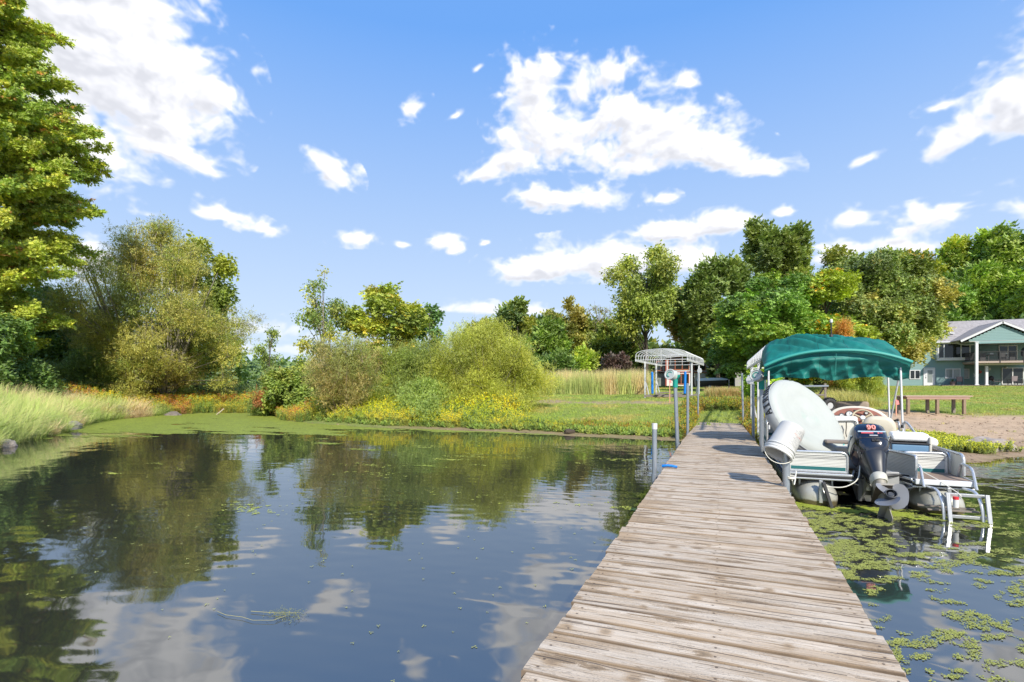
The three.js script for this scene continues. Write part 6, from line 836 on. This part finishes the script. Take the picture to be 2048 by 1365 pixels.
// ---------------------------------------------------------------- cottage, sheds, trailers on the far lawn
{
  const o = thing('cottage', 'white two storey cottage with red brown trim behind the boat lift', 'house', W(-5.9, 1.6, 82)), red = std([0.3, 0.065, 0.045], 0.7), wh = std([0.72, 0.72, 0.72], 0.7, 0, { map: grimeTex }), P = (a) => a + 5.9, Z = (t) => 82 - t; o.rotation.y = 0.1;
  mesh('wall', [box(3.6, 4.4, 4.5, 0.2, 2.2, -2.2, 0), box(1.6, 4.1, 3.4, -2.3, 2.05, -2.6, 0), box(2.6, 4.1, 3.4, 3.2, 2.05, -2.6, 0)], wh, o);
  mesh('trim_band', [box(3.75, 0.16, 0.1, 0.2, 2.25, 0.08), box(3.75, 0.14, 0.1, 0.2, 4.3, 0.08), ...[-1.6, 2.0].map((x) => box(0.2, 4.4, 0.12, x, 2.2, 0.09)), box(1.7, 0.14, 0.1, -2.35, 2.2, -0.85), box(2.7, 0.14, 0.1, 3.2, 2.2, -0.85)], red, o);
  mesh('roof', [loft([[V(-2.0, 4.45, 0.5), V(2.4, 4.45, 0.5), V(2.4, 4.45, -5), V(-2.0, 4.45, -5)], [V(-0.5, 5.4, -1.2), V(0.9, 5.4, -1.2), V(0.9, 5.4, -3.2), V(-0.5, 5.4, -3.2)]]), box(1.9, 0.14, 4, -2.3, 4.2, -2.6, 0.01), box(2.9, 0.14, 4, 3.2, 4.2, -2.6, 0.01)], std([0.17, 0.1, 0.085], 0.9, 0, { map: grainTex }), o);
  const win = (x, y, w, h, z, bars) => { const f = mesh('window', [box(w, 0.1, 0.08, x, y + h / 2, z), box(w, 0.1, 0.08, x, y - h / 2, z), box(0.1, h, 0.08, x - w / 2, y, z), box(0.1, h, 0.08, x + w / 2, y, z), ...bars.map((b) => box(0.09, h, 0.08, x + b, y, z))], std([0.42, 0.14, 0.08], 0.7), o); mesh('pane', box(w - 0.1, h - 0.1, 0.02, x, y, z - 0.02, 0), M.glass, f); };
  win(0.2, 3.35, 2.9, 1.5, 0.1, [-0.5, 0.5]); win(0.55, 1.2, 2.2, 1.5, 0.1, [0]); win(-2.3, 3.2, 1.3, 1.4, -0.86, [0]); win(3.2, 3.2, 1.6, 1.4, -0.86, [0]);
  const d = mesh('glass_door', [box(1.4, 0.1, 0.08, -2.3, 2.05, -0.84), box(0.1, 2, 0.08, -2.95, 1.05, -0.84), box(0.1, 2, 0.08, -1.65, 1.05, -0.84)], M.plastic, o); mesh('pane', box(1.2, 1.9, 0.02, -2.3, 1.05, -0.86, 0), M.glassPale, d);
  mesh('balcony', [box(1.7, 0.1, 0.9, -2.4, 2.32, -0.4, 0.01), box(1.7, 0.08, 0.06, -2.4, 3.2, 0.02), ...[-3.2, -2.8, -2.4, -2.0].map((x) => box(0.06, 0.85, 0.05, x, 2.78, 0.02))], M.dark, o);
}
function shed(name, label, a, t, w, h, d, wall, roof) { const y = ground(a, t), o = thing(name, label, 'shed', W(a, y, t)); mesh('wall', [box(w, h, d, 0, h / 2, 0, 0)], wall, o); mesh('roof', loft([[V(-w / 2 - 0.3, h, d / 2 + 0.3), V(w / 2 + 0.3, h, d / 2 + 0.3), V(w / 2 + 0.3, h, -d / 2 - 0.3), V(-w / 2 - 0.3, h, -d / 2 - 0.3)], [V(-w / 2 - 0.3, h + 1, 0.05), V(w / 2 + 0.3, h + 1, 0.05), V(w / 2 + 0.3, h + 1, -0.05), V(-w / 2 - 0.3, h + 1, -0.05)]]), roof, o); mesh('door', [box(1.0, 1.9, 0.06, w * 0.2, 0.98, d / 2 + 0.03)], trim, o); mesh('window', [box(0.9, 0.7, 0.05, -w * 0.22, 1.4, d / 2 + 0.03)], M.glass, o); return o; }
shed('shed', 'grey shed with dark roof half hidden behind the leaning maple trunk', 4.5, 72, 5.5, 2.2, 3, std([0.4, 0.39, 0.4], 0.8, 0, { map: grimeTex }), std([0.05, 0.05, 0.055], 0.9));
shed('garage', 'pale low garage seen under the bimini left of the teal house', 16.2, 86, 4.2, 2.4, 4, std([0.62, 0.58, 0.54], 0.8, 0, { map: grimeTex }), std([0.2, 0.19, 0.19], 0.9));
{ const y = ground(-0.6, 53.4), o = thing('covered_boat', 'low boat under a pale cover on a trailer beyond the lawn', 'boat', W(-0.7, y, 53.4)); o.rotation.y = 0.18;
  mesh('hull', loft([-1.4, -0.9, 0, 0.9, 1.35].map((x, i) => { const w = [0.5, 0.62, 0.66, 0.5, 0.08][i], b = [0.36, 0.34, 0.34, 0.4, 0.62][i]; return [V(x, 0.85 + i * 0.025, w), V(x, b, w * 0.5), V(x, b, -w * 0.5), V(x, 0.85 + i * 0.025, -w)]; })), std([0.1, 0.1, 0.1], 0.6), o);
  mesh('cover', loft([-1.42, -0.9, 0, 0.9, 1.4].map((x, i) => { const w = [0.5, 0.64, 0.68, 0.52, 0.1][i], q = []; for (let k = 0; k <= 10; k++) { const s = k / 10 * 2 - 1; q.push(V(x, 0.84 + i * 0.025 + 0.26 * (1 - s * s) * [0.6, 1, 1, 0.9, 0.4][i] + 0.02 * n3(k, i * 3, 1), s * w)); } return q; }), false, false), std([0.6, 0.62, 0.5], 0.8, 0, { side: THREE.DoubleSide, map: grimeTex }), o);
  mesh('trailer_frame', [box(3.6, 0.07, 0.08, 0.2, 0.36, 0.35), box(3.6, 0.07, 0.08, 0.2, 0.36, -0.35)], M.dark, o); for (const z of [0.6, -0.6]) mesh('wheel', at(new THREE.CylinderGeometry(0.27, 0.27, 0.16, 20), -0.3, 0.27, z, Math.PI / 2), M.rubber, o); mesh('rim', [at(new THREE.CylinderGeometry(0.15, 0.15, 0.17, 16), -0.3, 0.27, 0.605, Math.PI / 2)], M.plastic, o); mesh('jack_wheel', [at(new THREE.CylinderGeometry(0.14, 0.14, 0.08, 16), 1.55, 0.2, 0.1, Math.PI / 2), rod(V(1.5, 0.2, 0.1), V(1.5, 1.0, 0.1), 0.03)], M.silver, o); }
{ const y = ground(3.7, 25), o = thing('trailer', 'weathered boat trailer frame with black tyre behind the inflatable', 'trailer', W(3.5, y, 25)), w = M.oldWood; 
  for (const x of [-1.0, -0.4, 0.55]) mesh('upright', box(0.08, 1.25, 0.08, x, 0.62, 0), w, o); for (const [yy, x0, x1] of [[1.12, -1.1, 0.66], [0.75, -1.0, 0.5], [0.4, -1.0, 0.6]]) mesh('crossbar', beam(V(x0, yy, 0.05), V(x1, yy + 0.02, 0.03), 0.09, 0.07), yy > 1 ? M.galv : w, o); mesh('brace', [beam(V(-1.0, 0.2, 0), V(-0.4, 1.2, 0), 0.06, 0.05), beam(V(0.5, 1.1, 0), V(0.2, 0.3, -0.6), 0.06, 0.05)], w, o);
  const ty = mesh('tyre', [at(new THREE.TorusGeometry(0.22, 0.105, 12, 30), 0.68, 0.33, 0.1, 0, 0.5, 0), ...Array.from({ length: 22 }, (_, i) => { const q = i / 22 * 6.283, b = new THREE.BoxGeometry(0.04, 0.035, 0.2); b.translate(0, 0.325, 0); b.rotateZ(q); return at(b, 0.68, 0.33, 0.1, 0, 0.5, 0); })], M.rubber, o); mesh('rim', at(new THREE.CylinderGeometry(0.13, 0.13, 0.12, 20), 0.68, 0.33, 0.1, Math.PI / 2, 0, -0.5), M.silver, ty); mesh('axle', rod(V(-0.8, 0.33, 0), V(0.68, 0.33, 0.1), 0.04), M.dark, o); }
// ---------------------------------------------------------------- beach
{ const a0 = 6.75, a1 = 9.15, t = 25.9, y = ground(8, 25.9) + 0.07, o = thing('plank_table', 'long weathered wooden table standing on the beach sand', 'table', W((a0 + a1) / 2, y, t)); o.rotation.y = 0.3;
  for (let i = 0; i < 3; i++) mesh('plank', box(2.5, 0.05, 0.22, (i - 1) * 0.02, 0.745 + (i % 2) * 0.004, (i - 1) * 0.23, 0.01), std([[0.5, 0.36, 0.29], [0.56, 0.42, 0.34], [0.46, 0.33, 0.26]][i], 0.85, 0, { map: grainTex }), o);
  mesh('apron', [box(2.35, 0.11, 0.04, 0, 0.66, 0.3), box(2.35, 0.11, 0.04, 0, 0.66, -0.3)], std([0.4, 0.26, 0.2], 0.85, 0, { map: grainTex }), o);
  for (const x of [-1.1, 0.0, 1.0]) { mesh('leg', box(0.1, 0.78, 0.1, x, 0.33, 0.26), M.wood, o); mesh('leg', box(0.1, 0.78, 0.1, x - 0.02, 0.33, -0.26), M.oldWood, o); } o.scale.y = 0.88; }
function rock(label, a, t, w, h, d, seed, dy = 0, col = M.stone) { const g = new THREE.IcosahedronGeometry(1, 5), p = g.attributes.position, v = V(0, 0, 0); for (let i = 0; i < p.count; i++) { v.fromBufferAttribute(p, i); const k = 1 + 0.32 * n3(v.x * 1.3 + seed, v.y * 1.3, v.z * 1.3) + 0.1 * n3(v.x * 4 + seed, v.y * 4, v.z * 4) + 0.035 * n3(v.x * 13, v.y * 13 + seed, v.z * 13); p.setXYZ(i, v.x * k * w / 2, v.y * k * h, v.z * k * d / 2); } g.computeVertexNormals(); const m = mesh('rock', g, col, scene); m.position.set(a, ground(a, t) + dy, -t); m.rotation.y = seed; return tag(m, label, 'rock'); }
rock('large flat grey boulder at the edge of the beach sand', 6.9, 18.35, 1.25, 0.3, 0.9, 0.4, 0.02);
rock('flat brownish rock at the waterline below the left bank grass', -25.0, 13.5, 1.5, 0.3, 0.9, 2.2, 0.1);
rock('pale rock at the water edge nearest the left picture edge', -19.6, 9.0, 0.5, 0.24, 0.45, 3.4, 0.12);
rock('broad low rock in the far left corner of the pond', -31.1, 19.2, 1.5, 0.46, 1.0, 5.1, 0.14);
rock('smaller rock beside the broad low one in the far left corner', -31.0, 17.9, 0.9, 0.34, 0.7, 7.7, 0.14);
rock('low dark rock beside the stick in the far corner', -31.0, 22.3, 1.3, 0.26, 0.8, 9.2, 0.1, std([0.2, 0.17, 0.15], 0.9, 0, { map: grainTex }));
rock('dark clod of peat on the mud left of the dock', -5.2, 19.0, 0.5, 0.14, 0.35, 4.2, 0.04, M.soil);
{ const o = mesh('stick', taper([V(-0.3, 0, 0), V(0, 0.14, 0.05), V(0.32, 0.36, 0.02)], 0.05, 0.035, 8), std([0.6, 0.52, 0.44], 0.8), scene); o.position.set(-28.6, 0.02, -23.6); tag(o, 'pale driftwood stick poking out of the duckweed mat', 'stick'); }
function stake(label, a, t, h) { const o = thing('stake', label, 'stake', W(a, ground(a, t), t)); mesh('shaft', box(0.04, h, 0.03, 0, h / 2, 0, 0.005), std([0.6, 0.3, 0.2], 0.7), o); mesh('ribbon', [at(box(0.1, 0.16, 0.015, 0, 0, 0, 0.004), 0.04, h - 0.1, 0.01, 0.1, 0.2, 0.25), box(0.05, 0.2, 0.04, 0, h - 0.08, 0)], M.pink, o); }
stake('survey stake with pink ribbon on the lawn before the boat lift', -2.5, 29.4, 1.25); stake('survey stake with pink ribbon on the beach left of the plank table', 6.55, 25.2, 0.62);

console.log('leaf copies', leafTotal);
renderer.render(scene, camera);
